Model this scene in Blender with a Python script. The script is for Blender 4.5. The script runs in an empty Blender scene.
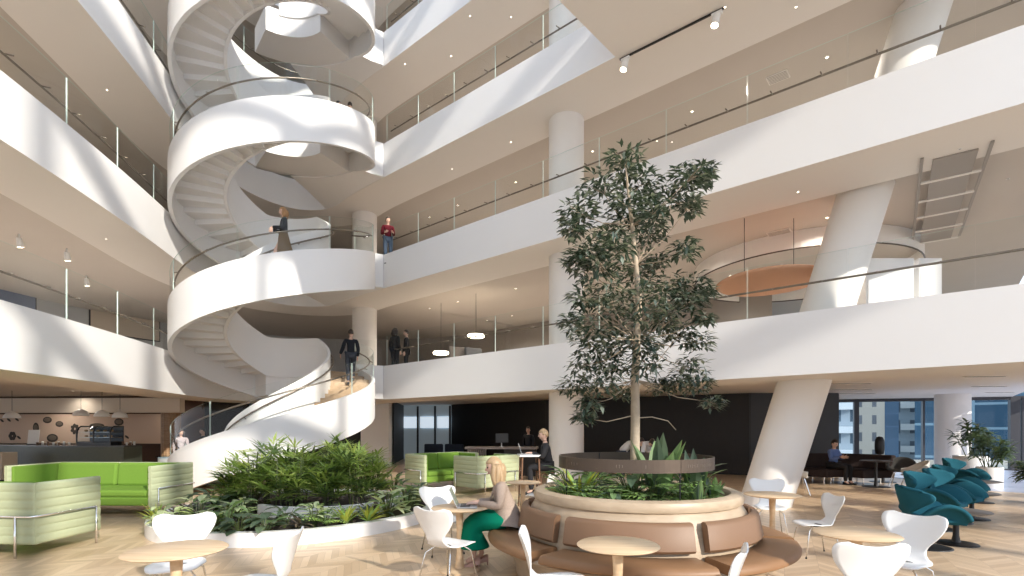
import bpy, bmesh, math, random
from mathutils import Vector, Matrix
random.seed(7)
S = bpy.context.scene
COL = S.collection
PI = math.pi
# ------------------------------------------------------------------ camera, world, sun, exposure
EYE = 1.65
HZ = 428.0            # horizon row in the 1024x576 frame
cam_d = bpy.data.cameras.new('camera'); cam = bpy.data.objects.new('camera', cam_d); COL.objects.link(cam)
cam.location = (0, 0, EYE); cam.rotation_euler = (PI/2, 0, 0)
cam_d.lens = 18.0; cam_d.sensor_width = 36.0; cam_d.sensor_fit = 'HORIZONTAL'
cam_d.shift_y = (HZ-288.0)/1024.0
cam_d.clip_end = 600
S.camera = cam
w = bpy.data.worlds.new('daylight'); S.world = w; w.use_nodes = True
nt = w.node_tree; nt.nodes.clear()
o_ = nt.nodes.new('ShaderNodeOutputWorld'); b_ = nt.nodes.new('ShaderNodeBackground')
tc = nt.nodes.new('ShaderNodeTexCoord'); sp = nt.nodes.new('ShaderNodeSeparateXYZ'); rp = nt.nodes.new('ShaderNodeValToRGB')
nt.links.new(tc.outputs['Generated'], sp.inputs[0]); nt.links.new(sp.outputs['Z'], rp.inputs[0])
rp.color_ramp.elements[0].position = 0.0; rp.color_ramp.elements[0].color = (.80, .86, .95, 1)
rp.color_ramp.elements[1].position = 0.6; rp.color_ramp.elements[1].color = (.62, .75, .95, 1)
nt.links.new(rp.outputs[0], b_.inputs[0]); b_.inputs[1].default_value = 1.6
nt.links.new(b_.outputs[0], o_.inputs[0])
sun_d = bpy.data.lights.new('sun', 'SUN'); sun_d.energy = 4.8; sun_d.angle = math.radians(0.9); sun_d.color = (1.0, .93, .82)
sun = bpy.data.objects.new('sun', sun_d); COL.objects.link(sun)
SUN_DIR = Vector((-.85, 1.0, -.62))
sun.rotation_euler = SUN_DIR.to_track_quat('-Z', 'Y').to_euler(); sun.location = (30, -30, 30)
vs = S.view_settings
vs.view_transform = 'Standard'; vs.look = 'None'; vs.gamma = 1.0; vs.use_curve_mapping = False; vs.exposure = 0.19
try:
    S.cycles.transparent_max_bounces = 24; S.cycles.diffuse_bounces = 5; S.cycles.max_bounces = 12
    S.cycles.sample_clamp_indirect = 6.0; S.cycles.use_denoising = True
    S.cycles.caustics_reflective = False; S.cycles.caustics_refractive = False
except Exception: pass

# ------------------------------------------------------------------ helpers
def P(px, py, d):      # the point at depth d that projects to pixel (px, py)
    return Vector(((px-512)/512*d, d, EYE+(HZ-py)/512*d))
def G(px, py):         # floor point under a pixel
    d = EYE*512/(py-HZ); return Vector(((px-512)/512*d, d, 0))

class MB:
    def __init__(s): s.v = []; s.f = []; s.m = []
    def add(s, vs_, fs_, mi=0):
        k = len(s.v); s.v += [tuple(p) for p in vs_]; s.f += [tuple(i+k for i in f) for f in fs_]; s.m += [mi]*len(fs_); return s
    def box(s, c, d, rz=0, mi=0, M=None):
        x, y, z = d[0]/2, d[1]/2, d[2]/2
        R = Matrix.Rotation(rz, 3, 'Z') if M is None else M
        pts = [R @ Vector(p) + Vector(c) for p in ((-x,-y,-z),(x,-y,-z),(x,y,-z),(-x,y,-z),(-x,-y,z),(x,-y,z),(x,y,z),(-x,y,z))]
        return s.add(pts, ((0,3,2,1),(4,5,6,7),(0,1,5,4),(1,2,6,5),(2,3,7,6),(3,0,4,7)), mi)
    def cyl(s, a, b, r0, r1=None, n=12, mi=0, caps=True):
        a, b = Vector(a), Vector(b); r1 = r0 if r1 is None else r1
        ax = (b-a).normalized(); u = ax.orthogonal().normalized(); v = ax.cross(u)
        pts = []
        for p, r in ((a, r0), (b, r1)):
            for i in range(n):
                t = 2*PI*i/n; pts.append(p + (u*math.cos(t)+v*math.sin(t))*r)
        fs = [(i, (i+1) % n, n+(i+1) % n, n+i) for i in range(n)]
        if caps: fs += [tuple(range(n-1, -1, -1)), tuple(range(n, 2*n))]
        return s.add(pts, fs, mi)
    def tube(s, path, r, n=8, mi=0, closed=False):
        path = [Vector(p) for p in path]; N = len(path)
        rr = r if isinstance(r, (list, tuple)) else [r]*N
        pts = []; u = None
        for i, p in enumerate(path):
            if closed: t = path[(i+1) % N]-path[i-1]
            else: t = path[min(i+1, N-1)]-path[max(i-1, 0)]
            t.normalize()
            if u is None: u = t.orthogonal().normalized()
            u = (u - t*u.dot(t)).normalized(); v = t.cross(u)
            for k in range(n):
                a = 2*PI*k/n; pts.append(p+(u*math.cos(a)+v*math.sin(a))*rr[i])
        fs = []
        for i in range(N if closed else N-1):
            j = (i+1) % N
            for k in range(n): fs.append((i*n+k, i*n+(k+1) % n, j*n+(k+1) % n, j*n+k))
        if not closed: fs += [tuple(range(n-1, -1, -1)), tuple((N-1)*n+k for k in range(n))]
        return s.add(pts, fs, mi)
    def lathe(s, prof, c=(0,0,0), n=32, mi=0, a0=0, a1=2*PI):
        c = Vector(c); full = abs(a1-a0-2*PI) < 1e-6; m = n if full else n+1; K = len(prof)
        pts = [c+Vector((r*math.sin(a0+(a1-a0)*i/n), -r*math.cos(a0+(a1-a0)*i/n), z)) for i in range(m) for r, z in prof]
        fs = []
        for i in range(n):
            j = (i+1) % m
            for k in range(K-1): fs.append((i*K+k, j*K+k, j*K+k+1, i*K+k+1))
        return s.add(pts, fs, mi)
    def arc_solid(s, prof, c, a0, a1, n=16, mi=0):   # closed profile swept through an arc, capped
        c = Vector(c); K = len(prof)
        pts = [c+Vector((r*math.sin(a0+(a1-a0)*i/n), -r*math.cos(a0+(a1-a0)*i/n), z)) for i in range(n+1) for r, z in prof]
        fs = []
        for i in range(n):
            for k in range(K): fs.append((i*K+k, (i+1)*K+k, (i+1)*K+(k+1) % K, i*K+(k+1) % K))
        fs += [tuple(range(K-1, -1, -1)), tuple(n*K+k for k in range(K))]
        return s.add(pts, fs, mi)
    def sph(s, c, r, n=12, m=8, mi=0, M=None):
        rx, ry, rz = r if isinstance(r, (tuple, list)) else (r, r, r); c = Vector(c)
        pts = [Vector((0,0,rz))]
        for i in range(1, m):
            t = PI*i/m
            for k in range(n):
                a = 2*PI*k/n; pts.append(Vector((rx*math.sin(t)*math.cos(a), ry*math.sin(t)*math.sin(a), rz*math.cos(t))))
        pts.append(Vector((0,0,-rz)))
        if M is not None: pts = [M @ p for p in pts]
        pts = [p+c for p in pts]
        fs = [(0, 1+k, 1+(k+1) % n) for k in range(n)]
        for i in range(m-2):
            for k in range(n):
                a = 1+i*n+k; b = 1+i*n+(k+1) % n; fs.append((a, a+n, b+n, b))
        L = len(pts)-1; q = 1+(m-2)*n
        fs += [(q+k, L, q+(k+1) % n) for k in range(n)]
        return s.add(pts, fs, mi)
    def prism(s, poly, z0, z1, mi=0, mtop=None, mbot=None):
        n = len(poly)
        pts = [(x, y, z0) for x, y in poly]+[(x, y, z1) for x, y in poly]
        s.add(pts, [(i, (i+1) % n, n+(i+1) % n, n+i) for i in range(n)], mi)
        s.add(pts[n:], [tuple(range(n))], mi if mtop is None else mtop)
        return s.add(pts[:n], [tuple(range(n-1, -1, -1))], mi if mbot is None else mbot)
    def grid(s, rows, mi=0, closed=False):
        R = len(rows); C = len(rows[0]); pts = [p for r in rows for p in r]; fs = []
        for i in range(R-1):
            for k in range(C if closed else C-1):
                k2 = (k+1) % C; fs.append((i*C+k, i*C+k2, (i+1)*C+k2, (i+1)*C+k))
        return s.add(pts, fs, mi)
    def build(s, name, mat, parent=None, smooth=False, bevel=0, loc=None, rot=0, solid=0, sub=0, angle=None, fix=True):
        me = bpy.data.meshes.new(name); me.from_pydata(s.v, [], s.f)
        mats = mat if isinstance(mat, (list, tuple)) else [mat]
        for m in mats: me.materials.append(m)
        if len(mats) > 1: me.polygons.foreach_set('material_index', s.m)
        me.update()
        if fix:
            bm = bmesh.new(); bm.from_mesh(me); bmesh.ops.recalc_face_normals(bm, faces=bm.faces); bm.to_mesh(me); bm.free()
        if smooth:
            me.polygons.foreach_set('use_smooth', [True]*len(me.polygons))
            if angle is not None:
                try: me.set_sharp_from_angle(angle=angle)
                except Exception: pass
        ob = bpy.data.objects.new(name, me); COL.objects.link(ob)
        if parent is not None: ob.parent = parent
        if loc is not None: ob.location = loc
        if rot: ob.rotation_euler.z = rot
        if solid:
            md = ob.modifiers.new('thick', 'SOLIDIFY'); md.thickness = solid; md.offset = 0
        if sub:
            md = ob.modifiers.new('smooth', 'SUBSURF'); md.levels = sub; md.render_levels = sub
        if bevel:
            md = ob.modifiers.new('bev', 'BEVEL'); md.width = bevel; md.segments = 2; md.limit_method = 'ANGLE'
        return ob

def tag(o, label, cat, group=None, kind=None):
    o['label'] = label; o['category'] = cat
    if group: o['group'] = group
    if kind: o['kind'] = kind
    return o
def struct(o): o['kind'] = 'structure'; return o
def thing(name, label, cat, loc=(0,0,0), rz=0, group=None):
    e = bpy.data.objects.new(name, None); COL.objects.link(e); e.empty_display_size = .1
    e.location = loc; e.rotation_euler.z = rz
    return tag(e, label, cat, group)
def copy_tree(o, loc, rz, label=None, group=None, scale=None):
    kids = {}
    for q in ALLKIDS(o): kids[q] = q.copy(); COL.objects.link(kids[q])
    r = o.copy(); COL.objects.link(r); kids[o] = r
    for q, c in kids.items():
        if q is not o: c.parent = kids[q.parent]
    r.location = loc; r.rotation_euler.z = rz
    if label: r['label'] = label
    if group: r['group'] = group
    if scale: r.scale = (scale,)*3
    return r
def ALLKIDS(o):
    out = []
    for c in o.children: out.append(c); out += ALLKIDS(c)
    return out
def face(dx, dy):      # z rotation that turns a thing's front (-y) towards (dx, dy)
    return math.atan2(dx, -dy)

# ------------------------------------------------------------------ materials
def mat(name, col, rough=.5, metal=0, spec=.5, noise=0, nscale=8, emit=0, bump=0, bscale=40, coat=0, trans=0):
    m = bpy.data.materials.new(name); m.use_nodes = True; t = m.node_tree; b = t.nodes['Principled BSDF']
    b.inputs['Base Color'].default_value = (*col, 1); b.inputs['Roughness'].default_value = rough; b.inputs['Metallic'].default_value = metal
    b.inputs['Specular IOR Level'].default_value = spec
    if coat: b.inputs['Coat Weight'].default_value = coat
    if emit: b.inputs['Emission Color'].default_value = (*col, 1); b.inputs['Emission Strength'].default_value = emit
    if noise:
        c = t.nodes.new('ShaderNodeTexCoord'); n = t.nodes.new('ShaderNodeTexNoise'); n.inputs['Scale'].default_value = nscale; n.inputs['Detail'].default_value = 4
        r = t.nodes.new('ShaderNodeMapRange'); r.inputs[3].default_value = 1-noise; r.inputs[4].default_value = 1+noise
        mx = t.nodes.new('ShaderNodeVectorMath'); mx.operation = 'SCALE'; mx.inputs[0].default_value = col
        t.links.new(c.outputs['Object'], n.inputs['Vector']); t.links.new(n.outputs['Fac'], r.inputs[0]); t.links.new(r.outputs[0], mx.inputs['Scale']); t.links.new(mx.outputs[0], b.inputs['Base Color'])
    if bump:
        c = t.nodes.new('ShaderNodeTexCoord'); n = t.nodes.new('ShaderNodeTexNoise'); n.inputs['Scale'].default_value = bscale
        bp = t.nodes.new('ShaderNodeBump'); bp.inputs['Strength'].default_value = bump; bp.inputs['Distance'].default_value = .01
        t.links.new(c.outputs['Object'], n.inputs['Vector']); t.links.new(n.outputs['Fac'], bp.inputs['Height']); t.links.new(bp.outputs[0], b.inputs['Normal'])
    return m
def wood(name, c1, c2, scale=(2, 14, 14), rough=.45):
    m = bpy.data.materials.new(name); m.use_nodes = True; t = m.node_tree; b = t.nodes['Principled BSDF']; b.inputs['Roughness'].default_value = rough
    c = t.nodes.new('ShaderNodeTexCoord'); mp = t.nodes.new('ShaderNodeMapping'); mp.inputs['Scale'].default_value = scale
    n = t.nodes.new('ShaderNodeTexNoise'); n.inputs['Scale'].default_value = 1.5; n.inputs['Detail'].default_value = 6
    r = t.nodes.new('ShaderNodeValToRGB'); r.color_ramp.elements[0].position = .3; r.color_ramp.elements[1].position = .7
    r.color_ramp.elements[0].color = (*c1, 1); r.color_ramp.elements[1].color = (*c2, 1)
    t.links.new(c.outputs['Object'], mp.inputs[0]); t.links.new(mp.outputs[0], n.inputs['Vector']); t.links.new(n.outputs['Fac'], r.inputs[0]); t.links.new(r.outputs[0], b.inputs['Base Color'])
    return m
def glassmat(name, tint=(.93, .97, .96), refl=1.0):
    m = bpy.data.materials.new(name); m.use_nodes = True; t = m.node_tree; t.nodes.clear()
    o = t.nodes.new('ShaderNodeOutputMaterial'); mx = t.nodes.new('ShaderNodeMixShader'); tr = t.nodes.new('ShaderNodeBsdfTransparent'); gl = t.nodes.new('ShaderNodeBsdfGlossy')
    fr = t.nodes.new('ShaderNodeFresnel'); fr.inputs[0].default_value = 1.35; mu = t.nodes.new('ShaderNodeMath'); mu.operation = 'MULTIPLY'; mu.inputs[1].default_value = refl
    geo = t.nodes.new('ShaderNodeNewGeometry')
    tr.inputs[0].default_value = (*tint, 1); gl.inputs['Roughness'].default_value = .01
    inv = t.nodes.new('ShaderNodeMath'); inv.operation = 'SUBTRACT'; inv.inputs[0].default_value = 1.0; t.links.new(geo.outputs['Backfacing'], inv.inputs[1])
    m2 = t.nodes.new('ShaderNodeMath'); m2.operation = 'MULTIPLY'
    t.links.new(fr.outputs[0], mu.inputs[0]); t.links.new(mu.outputs[0], m2.inputs[0]); t.links.new(inv.outputs[0], m2.inputs[1])
    t.links.new(m2.outputs[0], mx.inputs[0]); t.links.new(tr.outputs[0], mx.inputs[1]); t.links.new(gl.outputs[0], mx.inputs[2]); t.links.new(mx.outputs[0], o.inputs[0])
    return m
def floor_mat():
    m = bpy.data.materials.new('oak_parquet'); m.use_nodes = True; t = m.node_tree; b = t.nodes['Principled BSDF']
    L = t.links.new
    def math_(op, a, bb=None):
        n = t.nodes.new('ShaderNodeMath'); n.operation = op
        for i, q in enumerate((a, bb)):
            if q is None: continue
            if isinstance(q, (int, float)): n.inputs[i].default_value = q
            else: L(q, n.inputs[i])
        return n.outputs[0]
    c = t.nodes.new('ShaderNodeTexCoord'); mp = t.nodes.new('ShaderNodeMapping'); mp.inputs['Rotation'].default_value = (0, 0, math.radians(28))
    L(c.outputs['Object'], mp.inputs[0]); sp = t.nodes.new('ShaderNodeSeparateXYZ'); L(mp.outputs[0], sp.inputs[0])
    W, p = .36, .12
    u = math_('DIVIDE', sp.outputs['X'], W); col = math_('FLOOR', u); fr = math_('FRACT', u)
    odd = math_('MODULO', math_('ABSOLUTE', col), 2.0)
    # chevron: slope changes sign on odd columns
    sgn = math_('SUBTRACT', math_('MULTIPLY', odd, 2.0), 1.0)
    v = math_('DIVIDE', math_('ADD', sp.outputs['Y'], math_('MULTIPLY', math_('MULTIPLY', math_('SUBTRACT', fr, .5), W), sgn)), p)
    row = math_('FLOOR', v); fv = math_('FRACT', v)
    cmb = t.nodes.new('ShaderNodeCombineXYZ'); L(col, cmb.inputs[0]); L(row, cmb.inputs[1])
    wn = t.nodes.new('ShaderNodeTexWhiteNoise'); wn.noise_dimensions = '2D'; L(cmb.outputs[0], wn.inputs['Vector'])
    r = t.nodes.new('ShaderNodeValToRGB'); e = r.color_ramp.elements
    e[0].color = (.46, .32, .20, 1); e[1].color = (.68, .515, .355, 1); e[1].position = 1.0
    x = e.new(.5); x.color = (.58, .425, .28, 1)
    n = t.nodes.new('ShaderNodeTexNoise'); n.inputs['Scale'].default_value = 22; n.inputs['Detail'].default_value = 5; L(mp.outputs[0], n.inputs['Vector'])
    mixv = math_('ADD', math_('MULTIPLY', wn.outputs['Value'], .8), math_('MULTIPLY', n.outputs['Fac'], .25))
    L(mixv, r.inputs[0])
    g1 = math_('LESS_THAN', fv, .03); g2 = math_('LESS_THAN', fr, .008); g = math_('MAXIMUM', g1, g2)
    mx = t.nodes.new('ShaderNodeMix'); mx.data_type = 'RGBA'; L(math_('MULTIPLY', g, .6), mx.inputs[0]); L(r.outputs[0], mx.inputs[6]); mx.inputs[7].default_value = (.16, .10, .06, 1)
    L(mx.outputs[2], b.inputs['Base Color']); b.inputs['Roughness'].default_value = .33
    return m
def facade_mat(name, wall, glass, sx, sz, mortar=.12, rough=.3, off=0):
    m = bpy.data.materials.new(name); m.use_nodes = True; t = m.node_tree; b = t.nodes['Principled BSDF']
    c = t.nodes.new('ShaderNodeTexCoord'); sp = t.nodes.new('ShaderNodeSeparateXYZ'); cb = t.nodes.new('ShaderNodeCombineXYZ')
    ad = t.nodes.new('ShaderNodeMath'); ad.operation = 'ADD'
    t.links.new(c.outputs['Object'], sp.inputs[0]); t.links.new(sp.outputs['X'], ad.inputs[0]); t.links.new(sp.outputs['Y'], ad.inputs[1])
    t.links.new(ad.outputs[0], cb.inputs[0]); t.links.new(sp.outputs['Z'], cb.inputs[1])
    br = t.nodes.new('ShaderNodeTexBrick'); br.offset = off; br.inputs['Scale'].default_value = 1; br.inputs['Brick Width'].default_value = sx; br.inputs['Row Height'].default_value = sz
    br.inputs['Mortar Size'].default_value = mortar; br.inputs['Color1'].default_value = (*glass, 1); br.inputs['Color2'].default_value = (*[g*1.6 for g in glass], 1); br.inputs['Mortar'].default_value = (*wall, 1)
    t.links.new(cb.outputs[0], br.inputs['Vector']); t.links.new(br.outputs['Color'], b.inputs['Base Color']); b.inputs['Roughness'].default_value = rough
    return m

WHITE = mat('white_plaster', (.82, .815, .81), .55, spec=.3, noise=.012, nscale=1.2)
SOFFIT = mat('warm_white_soffit', (.83, .79, .745), .7, spec=.2, noise=.015, nscale=.8)
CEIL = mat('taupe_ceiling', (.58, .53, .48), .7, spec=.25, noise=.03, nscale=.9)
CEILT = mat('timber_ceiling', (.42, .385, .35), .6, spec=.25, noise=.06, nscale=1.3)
CONC = mat('column_concrete', (.80, .77, .735), .6, spec=.3, noise=.02, nscale=2)
GREYW = mat('grey_wall', (.44, .44, .44), .7)
BROWNW = mat('brown_wall', (.30, .265, .235), .7, noise=.08, nscale=2)
DARKW = mat('black_timber_wall', (.012, .011, .012), .5, noise=.3, nscale=6)
CHAR = mat('charcoal_wall', (.05, .053, .06), .7)
GLASS = glassmat('balustrade_glass', (.975, .985, .98), .5)
GEDGE = mat('glass_edge', (.62, .75, .70), .2)
WGLASS = glassmat('window_glass', (.80, .88, .93), .6)
STEEL = mat('brushed_steel', (.62, .60, .57), .3, metal=1)
BRONZE_RAIL = mat('bronze_rail', (.24, .205, .17), .38, metal=.9)
CHROME = mat('chrome', (.82, .82, .82), .12, metal=1)
BLACKM = mat('black_metal', (.02, .02, .022), .4, metal=.3)
OAK = wood('pale_oak', (.60, .42, .25), (.74, .56, .37))
OAKD = wood('bench_oak', (.37, .28, .19), (.48, .375, .265), (3, 3, 10))
TREADW = wood('tread_oak', (.42, .29, .18), (.55, .40, .26))
TAN = mat('tan_leather', (.25, .132, .062), .5, noise=.05, nscale=6, bump=.08, bscale=120)
TANB = mat('brown_leather', (.20, .112, .062), .5, noise=.04, nscale=6, bump=.08, bscale=120)
SHELLW = mat('white_lacquer', (.84, .84, .83), .3, spec=.5)
SHELLG = mat('grey_shell', (.55, .53, .49), .45)
GRN_IN = mat('lime_fabric', (.155, .275, .045), .9, spec=.1, noise=.06, nscale=30)
GRN_OUT = mat('sage_fabric', (.40, .44, .285), .9, spec=.1, noise=.04, nscale=30)
TEAL = mat('teal_fabric', (.016, .09, .125), .9, spec=.1, noise=.08, nscale=40)
SOIL = mat('soil', (.035, .026, .02), .95, noise=.4, nscale=20, bump=.6, bscale=25)
BRONZE = mat('bronze_band', (.10, .075, .058), .42, metal=.6, noise=.15, nscale=3)
BARK = mat('bark', (.42, .34, .25), .85, noise=.25, nscale=14, bump=.5, bscale=30)
def leafm(n, c, rough=.42, noise=.25, tl=.35):
    m = mat(n, c, rough, spec=.45, noise=noise, nscale=5); t = m.node_tree; o = t.nodes['Material Output']; b = t.nodes['Principled BSDF']
    mx = t.nodes.new('ShaderNodeMixShader'); tr = t.nodes.new('ShaderNodeBsdfTranslucent'); tr.inputs[0].default_value = (min(1, c[0]*1.8), min(1, c[1]*1.8), c[2]*1.1, 1); mx.inputs[0].default_value = tl
    t.links.new(b.outputs[0], mx.inputs[1]); t.links.new(tr.outputs[0], mx.inputs[2]); t.links.new(mx.outputs[0], o.inputs[0])
    return m
LEAF_T1 = leafm('tree_leaf_dark', (.048, .075, .056), .3, tl=.2); LEAF_T2 = leafm('tree_leaf_mid', (.09, .125, .098), .3, tl=.2); LEAF_T3 = leafm('tree_leaf_pale_glint', (.24, .28, .235), .35, tl=.2)  # pale leaves: pale undersides, with highlights put into the colour
LEAFO = leafm('leaf_olive', (.07, .10, .05))
PALM1 = leafm('palm_leaf', (.20, .29, .085)); PALM2 = leafm('palm_leaf_light', (.36, .45, .14)); PALM3 = leafm('palm_leaf_dark', (.09, .145, .055))
LEAFD = leafm('leaf_dark', (.085, .13, .085)); LEAFM = leafm('leaf_mid', (.165, .26, .11)); LEAFL = leafm('leaf_light', (.28, .44, .12)); LEAFV = leafm('leaf_variegated', (.50, .58, .36)); LEAFP = leafm('leaf_bronze', (.13, .105, .085)); LEAFY = leafm('leaf_yellow', (.36, .40, .07))
STEMM = leafm('stem', (.10, .13, .05))
SKIN = mat('skin', (.66, .43, .335), .5); HAIRB = mat('blonde_hair', (.42, .29, .165), .5, noise=.2, nscale=40); HAIRD = mat('dark_hair', (.03, .02, .015), .5)
BLACKC = mat('black_cloth', (.015, .015, .018), .85); NAVY = mat('navy_cloth', (.025, .032, .05), .85); WHITEC = mat('white_cloth', (.72, .70, .68), .85)
def cloth(n, c): return mat(n, c, .88, spec=.15, noise=.08, nscale=15)
EYED = mat('eye_dark', (.02, .015, .012), .3); LIP = mat('lip', (.45, .16, .13), .5)
EMITW = mat('lamp_glow', (1.0, .86, .66), emit=9.0)
# ================================================================== the building
T = [None, 3.83, 7.73, 11.63, 15.53, 19.43]      # fascia tops
B = [None, 2.65, 6.55, 10.45, 14.35, 18.25]      # fascia bottoms
UP = .33                                         # upstand above the gallery floor
EDGE0 = [(-7.55,-7),(-8.0,0),(-8.3,4),(-8.58,8),(-9.0,11),(-9.45,13.4),(-9.85,15.2),(-10.1,16.8),(-10.05,18.4),(-9.6,19.7),(-8.9,20.5),(-8.0,20.75),(-7.1,20.45),(-6.2,19.45),(-4.9,18.3),(-2.5,16.29),(0,14.19),(2.5,12.1),(5,9.99),(7.7,7.73),(8.62,6.96)]
def chaikin(pts, n=1):
    for _ in range(n):
        q = [pts[0]]
        for a, b in zip(pts, pts[1:]):
            q += [(a[0]*.75+b[0]*.25, a[1]*.75+b[1]*.25), (a[0]*.25+b[0]*.75, a[1]*.25+b[1]*.75)]
        pts = q+[pts[-1]]
    return pts
EDGE = chaikin(EDGE0, 2)
def offs(pts, d):        # outward (away from the atrium) offset: atrium lies to the right of travel
    out = []
    for i, p in enumerate(pts):
        a = Vector(pts[max(i-1, 0)]); b = Vector(pts[min(i+1, len(pts)-1)]); t = (b-a).normalized()
        n = Vector((-t.y, t.x)); out.append((p[0]+n.x*d, p[1]+n.y*d))
    return out
E = {d: offs(EDGE, d) for d in (0, .16, .22, .34, 1.7, 9, 17)}
N = len(EDGE)
for L in range(1, 6):
    fl = T[L]-UP
    m = MB()
    # upright fascia with returned top, soffit band, recessed ceiling, floor
    rows = [[(*E[0][i], B[L]) for i in range(N)], [(*E[0][i], T[L]) for i in range(N)], [(*E[.22][i], T[L]) for i in range(N)], [(*E[.22][i], fl) for i in range(N)]]
    m.grid(rows, 0)
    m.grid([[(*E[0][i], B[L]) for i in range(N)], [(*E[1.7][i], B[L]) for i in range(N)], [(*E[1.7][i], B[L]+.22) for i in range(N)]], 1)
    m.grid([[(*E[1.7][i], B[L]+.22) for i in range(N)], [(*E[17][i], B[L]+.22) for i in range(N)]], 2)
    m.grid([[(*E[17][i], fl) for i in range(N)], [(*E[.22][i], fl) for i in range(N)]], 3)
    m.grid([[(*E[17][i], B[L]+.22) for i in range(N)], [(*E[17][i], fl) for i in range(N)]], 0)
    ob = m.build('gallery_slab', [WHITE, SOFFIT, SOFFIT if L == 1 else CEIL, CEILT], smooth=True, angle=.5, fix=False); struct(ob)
# projecting floor on the third level (its underside fills the top of the view)
WING = [(2.45,12.14),(-1.6,7.75),(3.0,3.4),(8.4,7.14)]
m = MB(); m.prism(WING, B[3]-.004, T[3]-.02, 0, 0, 1); struct(m.build('projecting_slab', [WHITE, SOFFIT]))
# gallery rear walls
def near_i(x, y): return min(range(N), key=lambda i: (EDGE[i][0]-x)**2+(EDGE[i][1]-y)**2)
iA, iB, iC = near_i(-9.85, 15.2), near_i(-8, 20.75), near_i(3.2, 11.5)
for L in (1, 2, 3, 4):
    z0, z1 = T[L]-UP, B[L+1]+.22
    for (i0, i1, mt) in ((0, iA, GREYW if L == 1 else BROWNW), (iA, iB, GREYW if L == 1 else BROWNW), (iB, iC, BROWNW)):
        if L == 3 and i0 == iA: continue
        m = MB(); m.grid([[(*E[9][i], z0) for i in range(i0, i1+1)], [(*E[9][i], z1) for i in range(i0, i1+1)]])
        struct(m.build('wall_rear', mt, fix=False))
# glazing in the rear of the third gallery behind the stair, and beyond the right-hand galleries
def glazing(name, pts, z0, z1, step, mw=.09):
    e = bpy.data.objects.new(name, None); COL.objects.link(e); e['kind'] = 'structure'
    fr = MB(); gl = MB()
    for (a, b) in zip(pts, pts[1:]):
        a, b = Vector(a), Vector(b); L_ = (b-a).length; n = max(1, round(L_/step)); ang = math.atan2(b.y-a.y, b.x-a.x)
        for k in range(n+1):
            p = a.lerp(b, k/n); fr.box((p.x, p.y, (z0+z1)/2), (mw, mw*1.8, z1-z0), ang)
        c = (a+b)/2
        for z in (z0+.05, z1-.05): fr.box((c.x, c.y, z), (L_, mw*1.5, .1), ang)
        gl.box((c.x, c.y, (z0+z1)/2), (L_, .02, z1-z0-.2), ang)
    f = fr.build('window_frame', mat(name+'_frame', (.10, .10, .11), .4, metal=.4), e); g = gl.build('pane', WGLASS, e)
    return e
glazing('window_1', [E[9][iA], E[9][(iA+iB)//2], E[9][iB]], T[3]-UP, B[4]+.22, 1.6)
for k, L in enumerate((1, 2, 3)):
    glazing('window_%d' % (k+2), [E[17][iC], E[17][N-1]], T[L]-UP, B[L+1]+.22, 2.6)
# floor
m = MB(); m.prism([(-34,-9),(40,-9),(40,24.5),(-34,33)], -.25, 0); struct(m.build('floor', floor_mat()))
PALE = mat('pale_stone', (.50, .54, .68), .25, noise=.05, nscale=6)
# ground-floor window wall and the pale stone strip before it
WA, WB = (11.3, 22.9), (27.0, 17.2)
m = MB(); m.prism([(11.5,22.6),(12.9,19.8),(12.5,13.4),(13.4,12.6),(17.5,12.9),(27,17.2),(11.4,22.8)], .0, .006); struct(m.build('floor_border', PALE))
DFR = mat('window_frame_dark', (.06, .06, .068), .4, metal=.5)
def win_ground(name, a, b, mulls):
    e = bpy.data.objects.new(name, None); COL.objects.link(e); e['kind'] = 'structure'
    a, b = Vector(a), Vector(b); d = b-a; ang = math.atan2(d.y, d.x); z1 = 2.87
    fr = MB(); gl = MB(); c = (a+b)/2
    for t, wd in mulls:
        p = a+d*t; fr.box((p.x, p.y, z1/2), (wd, .2, z1), ang)
    for z, h in ((.03, .06), (z1-.05, .14)): fr.box((c.x, c.y, z), (d.length, .16, h), ang)
    gl.box((c.x, c.y, z1/2), (d.length, .02, z1-.1), ang)
    fr.build('window_frame', DFR, e); gl.build('pane', WGLASS, e)
def wt(px):   # parameter along the window wall at a picture column
    k = (px-512)/512; dx, dy = WB[0]-WA[0], WB[1]-WA[1]; return (WA[0]-k*WA[1])/(k*dy-dx)
win_ground('window_5', WA, WB, [(wt(833), .10), (wt(856), .18), (wt(923), .07), (wt(951), .07), (wt(1014), .30), (wt(1022), .07), (wt(1080), .2), (1, .2)])
# dark joinery wall behind the reception, charcoal return, frosted screen
def wall_strip(name, pts, z0, z1, th, mt):
    m = MB()
    for a, b in zip(pts, pts[1:]):
        a, b = Vector(a), Vector(b); c = (a+b)/2; d = b-a
        m.box((c.x, c.y, (z0+z1)/2), (d.length+th*.5, th, z1-z0), math.atan2(d.y, d.x))
    return struct(m.build(name, mt))
wall_strip('wall_reception', [(-3.05,26.7),(1.5,22.4),(8.3,17.9)], 0, 2.87, .2, DARKW)
wall_strip('wall_charcoal', [(8.3,17.9),(11.3,17.9),(11.3,22.9)], 0, 2.87, .2, CHAR)
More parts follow.
